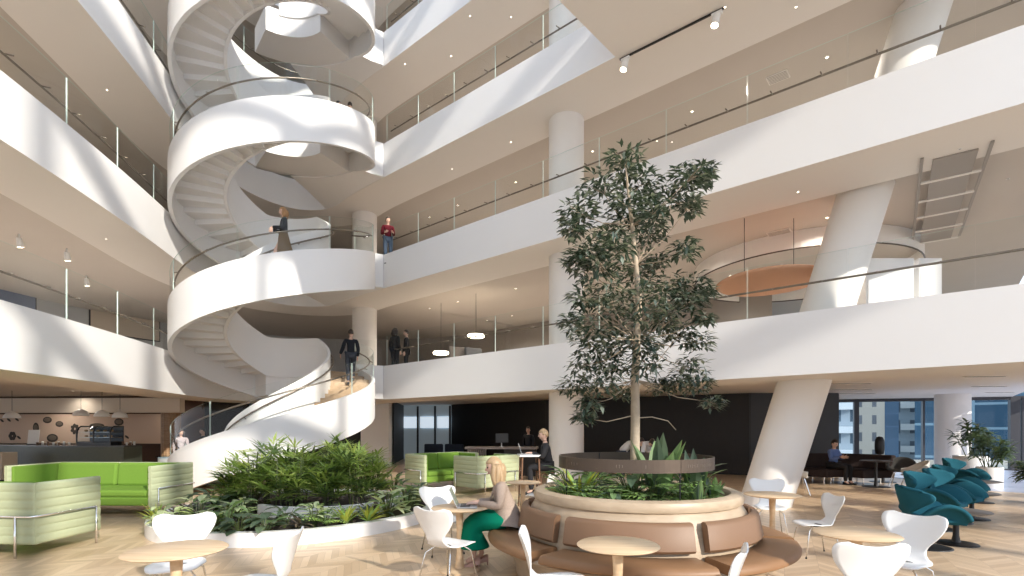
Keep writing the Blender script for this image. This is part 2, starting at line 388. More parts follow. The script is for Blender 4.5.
# thin vertical joints and handles on the dark wall
FROST = mat('frosted_glass_glow', (.42, .50, .55), .35, emit=.16)  # emission put in for daylight passing through the glass
FROSTB = mat('screen_window_glow', (.62, .72, .82), .3, emit=.8)  # glow put in for daylight behind the clerestory panes
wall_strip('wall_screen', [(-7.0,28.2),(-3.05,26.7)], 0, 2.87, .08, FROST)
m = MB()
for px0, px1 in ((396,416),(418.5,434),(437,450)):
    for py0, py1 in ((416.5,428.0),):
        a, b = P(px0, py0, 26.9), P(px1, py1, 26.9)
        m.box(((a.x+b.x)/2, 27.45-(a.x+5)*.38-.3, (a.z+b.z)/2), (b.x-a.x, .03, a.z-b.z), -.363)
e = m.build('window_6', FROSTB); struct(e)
m = MB()
for px in (394, 417, 435.5, 451): 
    a = P(px, 440, 26.9); m.box((a.x, 27.45-(a.x+5)*.38-.34, 1.4), (.09, .06, 2.8), -.363)
struct(m.build('trim_1', DFR))
wall_strip('wall_pier', [(-6.3,22.0),(-5.35,22.0)], 0, 2.87, .5, WHITE)
wall_strip('wall_pier_side', [(-5.35,22.0),(-5.9,27.6)], 0, 2.87, .12, CHAR)
# columns
def column(p0, p1, r, name='column', n=40):
    m = MB(); m.cyl(p0, p1, r, n=n); ob = m.build(name, CONC, smooth=True, angle=.6); return struct(ob)
column((1.56,14.7,0), (1.56,14.7,18.2), .5)
column((-6.1,21.2,2.9), (-6.1,21.2,18.2), .49)
column((16.0,18.6,0), (16.0,18.6,2.87), .52)
# slanted column
dirx = (8.63-5.44)/10.0
sb, st_ = Vector((5.40,10.95,0)), Vector((5.40+dirx*18.2,10.95,18.2))
m = MB(); n = 48; rows = []
for z in (0, 2.65, 6.55, 10.45, 18.2):
    rows.append([(sb.x+dirx*z+.52*math.cos(2*PI*k/n), sb.y+.50*math.sin(2*PI*k/n), z) for k in range(n)])
m.grid(rows, closed=True); struct(m.build('column', CONC, smooth=True))
for z in (6.53, 10.43):
    pass
# ceiling spot fittings, sprinklers, vents
def fix_on(L, d, s):   # point under the band soffit
    i = near_i(*s); return E[d][i]
DL = MB();
# facade bars and roof frame out of view; bars added to streak the sunlight
FM = mat('facade_metal', (.35, .35, .36), .5)
m = MB()
for k in range(16):
    x = -9+2.6*k; m.box((x, -8.5, 10), (.16, .35, 20), 0)
for z in (3.2, 7.1, 11.0, 14.9, 19.4): m.box((10.5, -8.5, z), (40, .5, .5))
struct(m.build('window_7', FM))
m = MB()                                          # unseen end facade, added so its bars streak the sun from the right
for k in range(9):
    t = k/8; x, y = 9.2+11.5*t, 7.3+11.5*t; m.box((x, y, 10), (.14, .30, 20), PI/4)
for z in (3.2, 7.1, 11.0, 14.9): m.box((15, 13.1, z), (16.4, .3, .35), PI/4)
struct(m.build('window_8', FM))
m = MB()
for k in range(9): m.box((-10+3.0*k, 7, 21), (.22, 28, .5))
for k in range(8): m.box((3, -6+3.6*k, 21), (28, .22, .5))
struct(m.build('roof_frame', FM))

# ------------------------------------------------------------------ balustrades
def balustrade(L, i0, i1, label, panel=1.75):
    e = thing('glass_balustrade', label, 'balustrade', (0,0,0))
    pts = [Vector(E[.16][i]) for i in range(i0, i1+1)]
    cum = [0]
    for a, b in zip(pts, pts[1:]): cum.append(cum[-1]+(b-a).length)
    def at(s):
        for k in range(len(cum)-1):
            if cum[k+1] >= s: 
                return pts[k].lerp(pts[k+1], (s-cum[k])/max(1e-6, cum[k+1]-cum[k]))
        return pts[-1]
    n = round(cum[-1]/panel)
    for k in range(n):
        s0, s1 = cum[-1]*k/n+.008, cum[-1]*(k+1)/n-.008
        q = 3; m = MB(); A = [at(s0+(s1-s0)*j/q) for j in range(q+1)]
        for a, b in zip(A, A[1:]):
            d = (b-a); nn = Vector((-d.y, d.x)).normalized()*.009
            z0, z1 = T[L]-.12, T[L]+1.07
            c = [(a.x-nn.x,a.y-nn.y),(b.x-nn.x,b.y-nn.y),(b.x+nn.x,b.y+nn.y),(a.x+nn.x,a.y+nn.y)]
            v = [(*p, z0) for p in c]+[(*p, z1) for p in c]
            m.add(v, [(0,1,5,4),(2,3,7,6)], 0); m.add(v, [(4,5,6,7)], 1)
            if a is A[0]: m.add(v, [(3,0,4,7)], 1)
            if b is A[-1]: m.add(v, [(1,2,6,5)], 1)
        m.build('glass_panel', [GLASS, GEDGE], e)
    m = MB(); H = [Vector(E[.34][i]) for i in range(i0, i1+1)]
    m.tube([(p.x, p.y, T[L]+.60) for p in H], .022, 8)
    for k in range(n):
        for f in (.25, .75):
            s = cum[-1]*(k+f)/n; p = at(s); a = at(min(s+.1, cum[-1])); d = a-p
            if d.length < 1e-4: continue
            nn = Vector((-d.y, d.x)).normalized(); m.cyl((p.x, p.y, T[L]+.57), (p.x+nn.x*.18, p.y+nn.y*.18, T[L]+.60), .013, n=6)
    m.build('handrail', BRONZE_RAIL, e, smooth=True)
    return e
jL, jR = near_i(-9.95,18.9), near_i(-4.55,18.0)
LEV = {1: 'first', 2: 'second', 3: 'third', 4: 'fourth'}
jM = near_i(-7.35,20.55)
for L in (1, 2, 3, 4):
    balustrade(L, 0, jM, 'clear glass balustrade along the %s gallery on the cafe side' % LEV[L])
    balustrade(L, jR, N-1, 'clear glass balustrade along the %s gallery behind the tall tree' % LEV[L])
# ================================================================== the spiral stair
SC = Vector((-6.96, 15.3)); RO, RI = 2.77, 1.36
bk = SC.normalized(); lf = Vector((-bk.y, bk.x))      # back, left
def hp(phi, r): 
    a = math.radians(phi); q = SC+(bk*math.cos(a)+lf*math.sin(a))*r; return (q.x, q.y)
def FLR(n): return 0 if n == 0 else T[n]-UP
P1 = 306.0
def hz(n, phi):     # walking height on the turn that climbs from floor n to n+1
    p0 = 70 if n == 0 else 14; t = (phi-p0)/(P1-p0); return FLR(n)+(FLR(n+1)-FLR(n))*max(0, min(1, t))
st = thing('spiral_staircase', 'white spiral staircase with sweeping solid ribbons and glass sides winding up between the galleries', 'staircase', (SC.x, SC.y, 0))
SO = Vector((SC.x, SC.y, 0))
def loc(pt, z): return (pt[0]-SC.x, pt[1]-SC.y, z)
# ribbons
def ribbon(r0, r1, up, down, spans, name):
    m = MB()
    for n, a0, a1 in spans:
        k = max(2, int((a1-a0)/5)); rows = []
        for i in range(k+1):
            ph = a0+(a1-a0)*i/k; z = hz(n, ph); zt = z+up; zb = max(0, z-down) if n == 0 else z-down
            rows.append([loc(hp(ph, r0), zb), loc(hp(ph, r0), zt), loc(hp(ph, r1), zt), loc(hp(ph, r1), zb)])
        m.grid(rows, closed=True); m.add(rows[0], [(0,1,2,3)]); m.add(rows[-1], [(3,2,1,0)])
    return m.build(name, WHITE, st, smooth=True, angle=.6)
flights = [(0, 62, 300), (1, 14, 300), (2, 14, 300), (3, 14, 300)]
ribbon(RO-.10, RO, UP, .80, flights+[(0, 348, 375), (1, 348, 375), (2, 348, 375)], 'outer_ribbon')
ribbon(RI, RI+.09, 1.05, .20, [(0, 62, 366), (1, 6, 366), (2, 6, 366), (3, 6, 360)], 'inner_ribbon')
# treads: stepped wedges, white below and oak on top
for n in range(4):
    p0 = 70 if n == 0 else 14; cnt = 25; rise = (FLR(n+1)-FLR(n))/cnt; dphi = (P1-p0)/cnt
    for i in range(cnt):
        z = FLR(n)+rise*(i+1); a, b = p0+dphi*i-1.0, p0+dphi*(i+1)
        q = 3
        outer = [hp(a+(b-a)*j/q, RO-.09) for j in range(q+1)]; inner = [hp(a+(b-a)*j/q, RI+.08) for j in range(q, -1, -1)]
        m = MB(); poly = [(x-SC.x, y-SC.y) for x, y in outer+inner]
        m.prism(poly, z-rise-.05, z, 0, 1, 0)
        f4 = [hp(a, RO-.095), hp(a, RI+.085), hp(a-.7, RI+.085), hp(a-.7, RO-.095)]; m.prism([(x-SC.x, y-SC.y) for x, y in f4], z-rise+.004, z, 1); m.build('tread', [WHITE, TREADW], st)
# landings with the bridge back to the gallery
for n in range(1, 5):
    z = FLR(n); m = MB()
    outer = [hp(p, RO-.05) for p in range(306, 381, 5)]; inner = [hp(p, RI+.05) for p in range(376, 300, -5)]
    m.prism([(x-SC.x, y-SC.y) for x, y in outer+inner], z-.80, z, 0, 1, 0)
    g0, g1 = near_i(-4.55,18.0), near_i(-7.35,20.55)
    arc = [hp(p, RO-.05) for p in range(296, 353, 4)]; gal = [E[.22][i] for i in range(min(g0, g1), max(g0, g1)+1)]
    m.prism([(x-SC.x, y-SC.y) for x, y in arc+gal], z-.842, z-.003, 0, 1, 0)
    m.build('landing', [WHITE, TREADW], st)
# side walls and glass of the bridges
for n in range(1, 5):
    z = FLR(n)
    for ph, g in ((299, near_i(-4.55,18.0)), (350, near_i(-7.35,20.55))):
        p, q = Vector(hp(ph, RO-.05)), Vector(E[0][g]); d = q-p; c = (p+q)/2; an = math.atan2(d.y, d.x); m = MB()
        m.box((c.x-SC.x, c.y-SC.y, z-.25), (d.length-.02, .10, 1.16), an); m.build('bridge_wall', WHITE, st)
        m = MB(); m.box((c.x-SC.x, c.y-SC.y, z+UP+.42), (d.length, .016, .9), an); m.build('glass_panel', GLASS, st)
# glass on the outer ribbon
for n, a0, a1 in flights:
    a0 += 6
    k = 6
    for i in range(k):
        s0, s1 = a0+(a1-a0)*i/k+.25, a0+(a1-a0)*(i+1)/k-.25; m = MB(); q = 8; rows = []
        for j in range(q+1):
            ph = s0+(s1-s0)*j/q; z = hz(n, ph)
            rows.append([loc(hp(ph, RO-.058), z+UP-.1), loc(hp(ph, RO-.058), z+UP+.86), loc(hp(ph, RO-.042), z+UP+.86), loc(hp(ph, RO-.042), z+UP-.1)])
        m.grid([[r[0], r[1]] for r in rows], 0); m.grid([[r[2], r[3]] for r in rows], 0); m.grid([[r[1], r[2]] for r in rows], 1)
        m.add(rows[0], [(0,1,2,3)], 1); m.add(rows[-1], [(3,2,1,0)], 1)
        m.build('glass_panel', [GLASS, GEDGE], st, smooth=True, angle=.5)
for (r, up, extra) in ((RO-.16, .88, 0), (RI+.17, .82, 0)):
    m = MB()
    for n, a0, a1 in flights:
        pth = []
        for i in range(61):
            ph = a0+(a1-a0)*i/60; pth.append(loc(hp(ph, r), hz(n, ph)+up))
        m.tube(pth, .022, 8)
        for i in range(3, 60, 6):
            p = Vector(pth[i]); c = Vector((0, 0, p.z-.04)); d = Vector((p.x, p.y, 0)).normalized()*(.1 if r > 2 else -.09); m.cyl(p, p+d+Vector((0,0,-.04)), .012, n=6)
    m.build('handrail', BRONZE_RAIL, st, smooth=True)
# ================================================================== furniture
def interp(tab, t):
    n = len(tab)-1; x = max(0, min(n-1e-6, t*n)); k = int(x); f = x-k
    p0 = tab[max(k-1, 0)]; p1 = tab[k]; p2 = tab[k+1]; p3 = tab[min(k+2, n)]
    return [0.5*((2*b)+(-a+c)*f+(2*a-5*b+4*c-d)*f*f+(-a+3*b-3*c+d)*f**3) for a, b, c, d in zip(p0, p1, p2, p3)]
# ---- white moulded shell chair; local front is -y, origin on the floor under the seat
SHELL = [ # y, z, half width, edge lift, dish
 (-.225,.425,.150,0,0),(-.215,.440,.185,.0,.004),(-.13,.448,.215,.006,.008),(-.02,.440,.225,.010,.012),(.10,.435,.195,.012,.012),(.165,.450,.145,.010,.006),
 (.205,.505,.112,.004,.0),(.226,.565,.130,-.010,.008),(.242,.63,.185,-.020,.018),(.262,.70,.235,-.030,.024),(.284,.765,.258,-.032,.022),(.297,.80,.252,-.030,.018),(.303,.818,.228,-.024,.010),(.306,.824,.17,-.014,.010)]
def make_shell_chair(name, label, mt, group=None):
    e = thing(name, label, 'chair', group=group)
    m = MB(); rows = []; nu = 12
    for i in range(37):
        y, z, hw, lift, dish = interp(SHELL, i/36)
        back = i/36 > .46
        row = []
        for k in range(nu+1):
            u = -1+2*k/nu; x = hw*u
            if back: row.append((x, y+lift*abs(u)**2*1.3, z+.030*u*u*max(0, i/36-.6)/.4))
            else: row.append((x, y, z+lift*u*u-dish*(1-u*u)))
        rows.append(row)
    m.grid(rows); sh = m.build('shell', mt, e, smooth=True, solid=.012)
    for sx in (-1, 1):
        for sy, yy in ((-1, -.20), (1, .22)):
            m = MB(); m.tube([(sx*.05, sy*.03, .418), (sx*.11, sy*.10, .415), (sx*.165, yy*.8, .36), (sx*.215, yy*1.15, .012)], .0085, 8)
            lg = m.build('leg', CHROME, e, smooth=True)
            m = MB(); m.cyl((sx*.215, yy*1.15, 0), (sx*.215, yy*1.15, .02), .012, n=8); m.build('foot', BLACKM, lg)
    m = MB(); m.lathe([(0,.432),(.085,.432),(.09,.425),(.085,.408),(0,.404)], n=20); m.build('seat_bracket', BLACKM, e, smooth=True)
    return e
CH = [ # x, y, facing dx, dy, label
 (-2.97,4.55,.35,-.95,'white shell chair facing the viewer behind the round table near the green sofas'),
 (-1.98,3.97,-1,-.02,'white shell chair at the picture bottom, in front of the white planter kerb'),
 (-.92,6.82,.42,-.9,'white shell chair beyond the laptop table, next to the planter kerb'),
 (-.66,5.36,.55,.83,'white shell chair with its back to the viewer, drawn up to the laptop table'),
 (.36,4.02,1,-.05,'white shell chair seen edge-on, left of the table before the bench'),
 (1.30,3.56,-.85,.5,'white shell chair with only its back top showing, right of the table before the bench'),
 (2.55,3.85,.10,1,'white shell chair back facing the viewer, nearest the lower right corner'),
 (3.55,4.66,-.85,-.55,'shaded white shell chair between the round oak table and the front teal chair'),
 (3.93,6.65,-1,.03,'white shell chair in side view, facing the table by the slanted column'),
 (3.95,7.85,-.3,-.95,'white shell chair behind the small table at the foot of the slanted column'),
 (.47,9.2,-.9,.3,'white shell chair behind the blonde woman, by the bar table')]
first = None
for x, y, dx, dy, lb in CH:
    if first is None:
        first = make_shell_chair('shell_chair', lb, SHELLW, 'white shell chairs'); first.location = (x, y, 0); first.rotation_euler.z = face(dx, dy)
    else: copy_tree(first, (x, y, 0), face(dx, dy), lb, scale=.93 if 'side view' in lb else None)
# ---- round oak pedestal tables
def make_table(name, label, D, h, top, stem, base, group=None, cat='table', bd=.24):
    e = thing(name, label, cat, group=group); r = D/2
    m = MB(); m.lathe([(0,h),(r-.012,h),(r,h-.008),(r-.01,h-.016),(r-.07,h-.030),(0,h-.034)], n=48); m.build('table_top', top, e, smooth=True, angle=.6)
    m = MB(); m.lathe([(.055,h-.034),(.045,h-.06),(.035,h*.6),(.038,h*.25),(.052,.05),(.06,.02)], n=24); m.build('stem', stem, e, smooth=True)
    m = MB(); m.lathe([(0,.03),(bd*.6,.024),(bd-.01,.016),(bd,.008),(bd,0)], n=40); m.build('base', base, e, smooth=True, angle=.6)
    return e
TB = [(-2.55,3.89,.70,'round oak pedestal table nearest the green sofas'),
 (-.61,5.96,.66,'round oak pedestal table holding the laptop of the blonde woman'),
 (.84,4.06,.65,'round oak pedestal table in front of the tan bench cushions'),
 (3.62,7.12,.74,'round oak pedestal table beside the foot of the slanted column'),
 (3.02,4.49,.67,'round oak pedestal table between two white chairs near the teal chairs'),
 (.19,8.75,.62,'small round oak table behind the blonde woman')]
for x, y, D, lb in TB:
    t = make_table('pedestal_table', lb, D, .73, OAK, OAK, OAK, 'round oak tables'); t.location = (x, y, 0)
# ---- quilted high-back sofas
def quilt(w_, h, th, ch, nseg=8):     # ribbed upholstered panel in the xz plane, centred on x, from z=0
    m = MB(); cols = []; nz = ch*6
    for side in (1, -1):
        rows = []
        for i in range(nz+1):
            z = h*i/nz; ph = (i % 6)/6; b = th*((.375 if i % 6 == 0 else .475+.02*math.sin(PI*ph)) if 0 < i < nz else .30)
            rows.append([(x, -side*b*(1 if abs(x) < w_/2-.001 else .6), z) for x in (-w_/2, -w_/2+.02, 0, w_/2-.02, w_/2)])
        cols.append(rows)
    m.grid(cols[0]); m.grid(cols[1])
    f, b = cols
    for k in (0, -1): m.grid([[r[k] for r in f], [r[k] for r in b]])
    m.grid([f[0], b[0]]); m.grid([f[-1], b[-1]])
    return m
def make_sofa(label, W, D, x, y, rz, split=2):
    e = thing('alcove_sofa', label, 'sofa', (x, y, 0), rz, 'green quilted sofas')
    z0, H, th = .17, .78, .10
    n = split
    for k in range(n):
        pw = W/n-.01; o = quilt(pw, H, th, 7).build('back_panel', GRN_OUT, e, smooth=True, angle=.9); o.location = (-W/2+W/n*(k+.5), D/2-th/2, z0)
    for sx in (-1, 1):
        o = quilt(D-.02, H, th, 7).build('side_panel', GRN_OUT, e, smooth=True, angle=.9); o.rotation_euler.z = PI/2; o.location = (sx*(W/2-th/2), -.01, z0)
        m = MB(); m.box((sx*(W/2-th-.025), -.03, z0+H*.52), (.05, D-.16, H*.92)); m.build('arm_lining', GRN_IN, e, bevel=.02)
    m = MB(); m.box((0, -.02, z0+.12), (W-.22, D-.14, .16)); m.build('seat_base', GRN_IN, e, bevel=.03)
    cw = (W-.32)/n
    for k in range(n):
        cx = -W/2+.16+cw*(k+.5)
        m = MB(); m.box((cx, -.06, z0+.265), (cw-.01, D-.24, .13)); m.build('seat_cushion', GRN_IN, e, bevel=.04)
        m = MB(); M3 = Matrix.Rotation(-.10, 3, 'X'); m.box((cx, D/2-.20, z0+.55), (cw-.01, .13, .46), M=M3); m.build('back_cushion', GRN_IN, e, bevel=.045)
    rl = MB(); zr = z0+H*.46; a, b = W/2+.025, D/2+.025
    rl.tube([(-a, -D/2+.12, zr), (-a, b-.05, zr), (-a+.05, b, zr), (a-.05, b, zr), (a, b-.05, zr), (a, -D/2+.12, zr)], .014, 8); rl.build('rail', CHROME, e, smooth=True)
    for lx, ly in ((-a, -D/2+.12), (a, -D/2+.12), (-a+.25, b), (a-.25, b)):
        m = MB(); m.cyl((lx, ly, 0), (lx, ly, zr), .014, n=10); m.build('leg', CHROME, e, smooth=True)
    return e
make_sofa('sage quilted sofa with its back to the viewer at the picture edge', 2.7, 1.0, -7.36, 7.05, PI-.06)
make_sofa('lime sofa facing the viewer beside the planter bed, below the cafe counter', 2.85, 1.15, -7.98, 10.0, -.04)
make_sofa('lime sofa facing the viewer, farthest, before the frosted screen', 1.85, .96, -1.93, 14.25, math.radians(43))
make_sofa('pale green sofa seen from behind, beside the reception desk', 1.55, .92, -.64, 13.32, math.radians(227))
# ---- blue sofas by the frosted screen
BLUEF = cloth('blue_grey_fabric', (.06, .075, .11))
for k in range(2):
    c = P(431+21*k, 445, 25.2); e = thing('lounge_sofa', ('blue-grey low sofa nearer the white pier, by the frosted screen', 'blue-grey low sofa nearer the black wall, by the frosted screen')[k], 'sofa', (c.x, c.y+.2, 0), -.15, 'blue-grey sofas')
    m = MB(); m.box((0,0,.27), (.96,.8,.3)); m.build('seat', BLUEF, e, bevel=.05)
    m = MB(); m.box((0,.33,.6), (.96,.18,.5)); m.build('backrest', BLUEF, e, bevel=.06)
    for sx in (-1, 1):
        for sy in (-1, 1):
            m = MB(); m.cyl((sx*.42, sy*.33, 0), (sx*.42, sy*.33, .13), .02); m.build('leg', BLACKM, e)
# ---- reception desk
e = thing('reception_desk', 'long dark reception desk with a pale stone top before the black wall', 'desk', (-.35, 17.9, 0), -.12)
MARB = mat('stone_top', (.36, .31, .28), .3, noise=.3, nscale=8)
m = MB(); m.box((0,0,.96), (2.5,.75,.08)); m.build('top', MARB, e, bevel=.01)
m = MB(); m.box((.65,.05,.46), (1.1,.55,.92)); m.build('pedestal', mat('desk_dark', (.03,.025,.022), .5), e)
for k in range(9):
    m = MB(); m.box((-1.15+.075*k,-.2,.46), (.03,.2,.92)); m.build('slat', MARB, e)
e = thing('computer_monitor', 'flat computer monitor standing on the reception desk', 'monitor', (-.35, 17.85, 1.0), .5)
m = MB(); m.box((0,0,.30), (.50,.03,.32)); m.build('screen', mat('screen_dark', (.05,.055,.06), .3), e, bevel=.008)
m = MB(); m.cyl((0,.03,.01), (0,.03,.2), .02); m.build('neck', STEEL, e)
m = MB(); m.lathe([(0,.012),(.1,.012),(.1,0)], n=20); m.build('base', STEEL, e)
# ---- bar table with laptop, stool
e = thing('bar_table', 'small tall bar table with a pale top and wooden legs by the white column', 'table', (.36, 10.6, 0), .1)
m = MB(); m.box((0,0,1.085), (.46,.50,.04)); m.build('table_top', SHELLW, e, bevel=.006)
WAL = wood('walnut', (.16,.08,.045), (.24,.13,.07))
for sx in (-1, 1):
    for sy in (-1, 1):
        m = MB(); m.cyl((sx*.17, sy*.19, 1.065), (sx*.20, sy*.21, 0), .02, .015); m.build('leg', WAL, e)
m = MB(); m.tube([(-.195,-.205,.25),(.195,-.205,.25),(.195,.205,.25),(-.195,.205,.25)], .01, 6, closed=True); m.build('foot_rail', BRONZE_RAIL, e)
e = thing('bar_stool', 'tall stool with walnut legs under the woman in the black jacket', 'stool', (.72, 10.6, 0), 0)
m = MB(); m.lathe([(0,.76),(.16,.76),(.18,.745),(.17,.72),(0,.715)], n=24); m.build('seat', WAL, e, smooth=True)
for sx in (-1, 1):
    for sy in (-1, 1):
        m = MB(); m.cyl((sx*.1, sy*.1, .72), (sx*.18, sy*.18, 0), .014); m.build('leg', WAL, e)
m = MB(); m.tube([(.14*math.sin(2*PI*k/20), .14*math.cos(2*PI*k/20), .3) for k in range(20)], .008, 6, closed=True); m.build('foot_ring', CHROME, e)
LAPG = mat('laptop_grey', (.42,.43,.45), .35, metal=.6); LAPK = mat('laptop_keys', (.05,.05,.055), .5); LAPS = mat('laptop_screen', (.16,.20,.25), .15)
def make_laptop(label, loc, rz, w_=.33, tilt=.35):
    e = thing('laptop', label, 'laptop', loc, rz)      # user sits at -y
    m = MB(); m.box((0,0,.008), (w_,.23,.016)); b = m.build('base', LAPG, e, bevel=.004)
    m = MB(); m.box((0,.025,.0168), (w_-.04,.11,.002)); m.build('keyboard', LAPK, b)
    m = MB(); m.box((0,-.07,.0168), (.1,.06,.0015)); m.build('touchpad', STEEL, b)
    M3 = Matrix.Rotation(-tilt, 3, 'X'); hz_ = Vector((0,.115,.016))
    m = MB(); m.box(hz_+M3 @ Vector((0,0,.11)), (w_,.008,.22), M=M3); s = m.build('lid', LAPG, e, bevel=.003)
    m = MB(); m.box(hz_+M3 @ Vector((0,-.005,.112)), (w_-.02,.002,.20), M=M3); m.build('screen', LAPS, s)
    return e
make_laptop('open grey laptop on the round oak table under the hands of the woman', (-.52, 5.99, .731), face(1, .05)+0, tilt=.42)
make_laptop('open laptop on the tall bar table, before the woman in black', (.31, 10.56, 1.107), face(1, 0), tilt=.3)
# ---- teal swan-like lounge chairs: front is -y
def make_swan(label):
    e = thing('lounge_chair', label, 'lounge chair', group='teal swivel lounge chairs')
    # seat bowl, narrow waist and a wide flared back with two raised ears
    prof = [(-.34,.365,.17,.0),(-.325,.40,.22,.0),(-.18,.385,.25,.02),(.0,.365,.25,.03),(.13,.375,.22,.03),(.20,.43,.17,.02),(.24,.51,.19,.0),(.275,.60,.32,-.07),(.305,.69,.43,-.14),(.322,.76,.44,-.16),(.332,.81,.40,-.14),(.336,.835,.31,-.09),(.338,.845,.20,-.04)]
    nu = 16; rows = []
    for i in range(49):
        y, z, hw, lift = interp(prof, i/48); row = []
        bk_ = max(0, i/48-.50)/.5
        for k in range(nu+1):
            u = -1+2*k/nu
            if bk_ > 0: row.append((hw*u, y+lift*abs(u)**1.8*1.5, z-.05*bk_*u*u))
            else: row.append((hw*u, y, z+lift*1.4*u*u))
        rows.append(row)
    m = MB(); m.grid(rows); m.build('shell', TEAL, e, smooth=True, solid=.05)
    # arm wings: leaf shaped, rooted along the seat side and rolling outwards
    for sx in (-1, 1):
        rr = []
        for i in range(29):
            t = i/28; y = -.36+.56*t; w_ = math.sin(PI*min(1, max(0, t*.96+.02)))**.55
            row = []
            for k in range(11):
                v = k/10; x = .20+.05*v+.15*w_*v**1.3; z = .36+(.265*w_)*math.sin(v*PI*.56)**.9-.05*w_*max(0, v-.75)*4*.25
                row.append((sx*x, y-.03*v, z))
            rr.append(row)
        m = MB(); m.grid(rr); m.build('arm', TEAL, e, smooth=True, solid=.05)
    m = MB(); m.sph((0,-.10,.405), (.23,.25,.055), 20, 10); m.build('seat_cushion', TEAL, e, smooth=True)
    m = MB(); m.lathe([(.07,.35),(.035,.29),(.028,.1),(.04,.05),(.05,.03)], n=20); m.build('stem', BLACKM, e, smooth=True)
    m = MB(); m.lathe([(0,.035),(.08,.032),(.26,.016),(.29,.008),(.29,0)], n=36); m.build('base', BLACKM, e, smooth=True)
    return e
SW = [(5.75,7.1,'teal swivel lounge chair nearest the viewer, in front of all the others'),
 (6.9,8.4,'second teal swivel lounge chair from the front, behind the nearest low dark table'),
 (7.7,9.0,'third teal swivel lounge chair from the front, half hidden by the second'),
 (8.65,9.95,'fourth teal swivel lounge chair from the front, beside the middle low table'),
 (10.7,12.15,'teal swivel lounge chair farthest away, before the white plant pots')]
first = None
for x, y, lb in SW:
    if first is None: first = make_swan(lb); first.location = (x, y, 0); first.rotation_euler.z = face(.95, -.30)
    else: copy_tree(first, (x, y, 0), face(.60, -.80)+random.uniform(-.10, .10), lb, scale=1.08)
DTOP = mat('dark_table_top', (.10, .085, .075), .35)
for x, y, lb in ((6.33,7.3,'low dark round table beside the nearest teal chair'), (8.35,9.3,'low dark round table between the middle teal chairs'), (10.35,11.35,'low dark round table farthest back, before the smaller plant pot')):
    t = make_table('coffee_table', lb, .80, .48, DTOP, BLACKM, BLACKM, 'low dark tables', 'coffee table', .26); t.location = (x, y, 0)
# ---- far lounge: dark curved sofa, armchairs, tall dark tables
DKF = cloth('aubergine_fabric', (.035,.025,.024))
e = thing('curved_sofa', 'dark curved sofa beside the charcoal wall near the windows', 'sofa', (9.55,14.55,0), 0)
a0, a1 = math.radians(100), math.radians(225)
def arcp(z0, z1, r0, r1): return [(r0,z0),(r1,z0),(r1,z1),(r0,z1)]
m = MB(); m.arc_solid(arcp(.2,.44,.5,1.55), (0,0,0), a0, a1, 24); m.build('seat', DKF, e, bevel=.04)
m = MB(); m.arc_solid([(1.32,.44),(1.55,.44),(1.62,.86),(1.46,.86)], (0,0,0), a0, math.radians(205), 24); m.build('backrest', DKF, e, bevel=.04)
for k in range(5):
    a = a0+(a1-a0)*(k+.5)/5
    for r in (.65, 1.42):
        m = MB(); m.cyl((r*math.sin(a), -r*math.cos(a), 0), (r*math.sin(a), -r*math.cos(a), .2), .018); m.build('leg', CHROME, e)
def make_armchair(label, mt, x, y, rz):
    e = thing('armchair', label, 'armchair', (x, y, 0), rz, 'shell armchairs by the windows')
    m = MB(); rows = []
    for i in range(25):
        t = i/24; ang = math.radians(-125+250*t); c = math.cos(ang)
        hb = .62+.20*max(0, c)**1.0 if c > 0 else .62+.06*c
        row = []
        for k in range(7):
            v = k/6; r = .17+.13*math.sin(min(1, v*1.5)*PI/2)+.03*v
            row.append((r*math.sin(ang)*1.05, r*c*.95, .42+(hb-.42)*v**1.5))
        rows.append(row)
    m.grid(rows); m.build('shell', mt, e, smooth=True, solid=.02)
    m = MB(); m.sph((0,-.02,.44), (.24,.25,.04), 20, 8); m.build('seat_cushion', mt, e, smooth=True)
    for sx in (-1, 1):
        for sy in (-1, 1):
            m = MB(); m.cyl((sx*.13, sy*.13, .42), (sx*.24, sy*.24, 0), .014, .010); m.build('leg', CHROME, e)
    return e
make_armchair('grey shell armchair by the sofa, behind the slanted column', SHELLG, 7.1, 12.75, face(.9,-.3))
make_armchair('pale grey shell armchair before the windows, beside the dark tall table', SHELLG, 10.35, 13.2, face(-.8,.3))
make_armchair('dark grey shell armchair behind the pale one, by the windows', cloth('dark_grey', (.07,.068,.065)), 11.0, 14.5, face(-.6,-.6))
DT2 = mat('dark_laminate', (.045,.035,.032), .4)
for x, y, D, lb in ((10.2,14.35,.78,'dark round pedestal table by the curved sofa'), (11.3,15.6,.9,'dark round pedestal table farther back, near the window mullion')):
    t = make_table('pedestal_table', lb, D, .74, DT2, BLACKM, BLACKM, 'dark round tables', 'table', .34); t.location = (x, y, 0)
e = thing('table_lamp', 'black rounded lamp standing on the dark table before the window', 'lamp', (11.2,15.6,.741), 0)
m = MB(); m.lathe([(0,.03),(.10,.03),(.11,.0),(0,0)], n=20); m.build('base', SHELLG, e)
m = MB(); m.lathe([(.02,.03),(.03,.10),(.11,.12),(.13,.30),(.125,.52),(.08,.63),(0,.66)], n=24); m.build('shade', BLACKM, e, smooth=True)
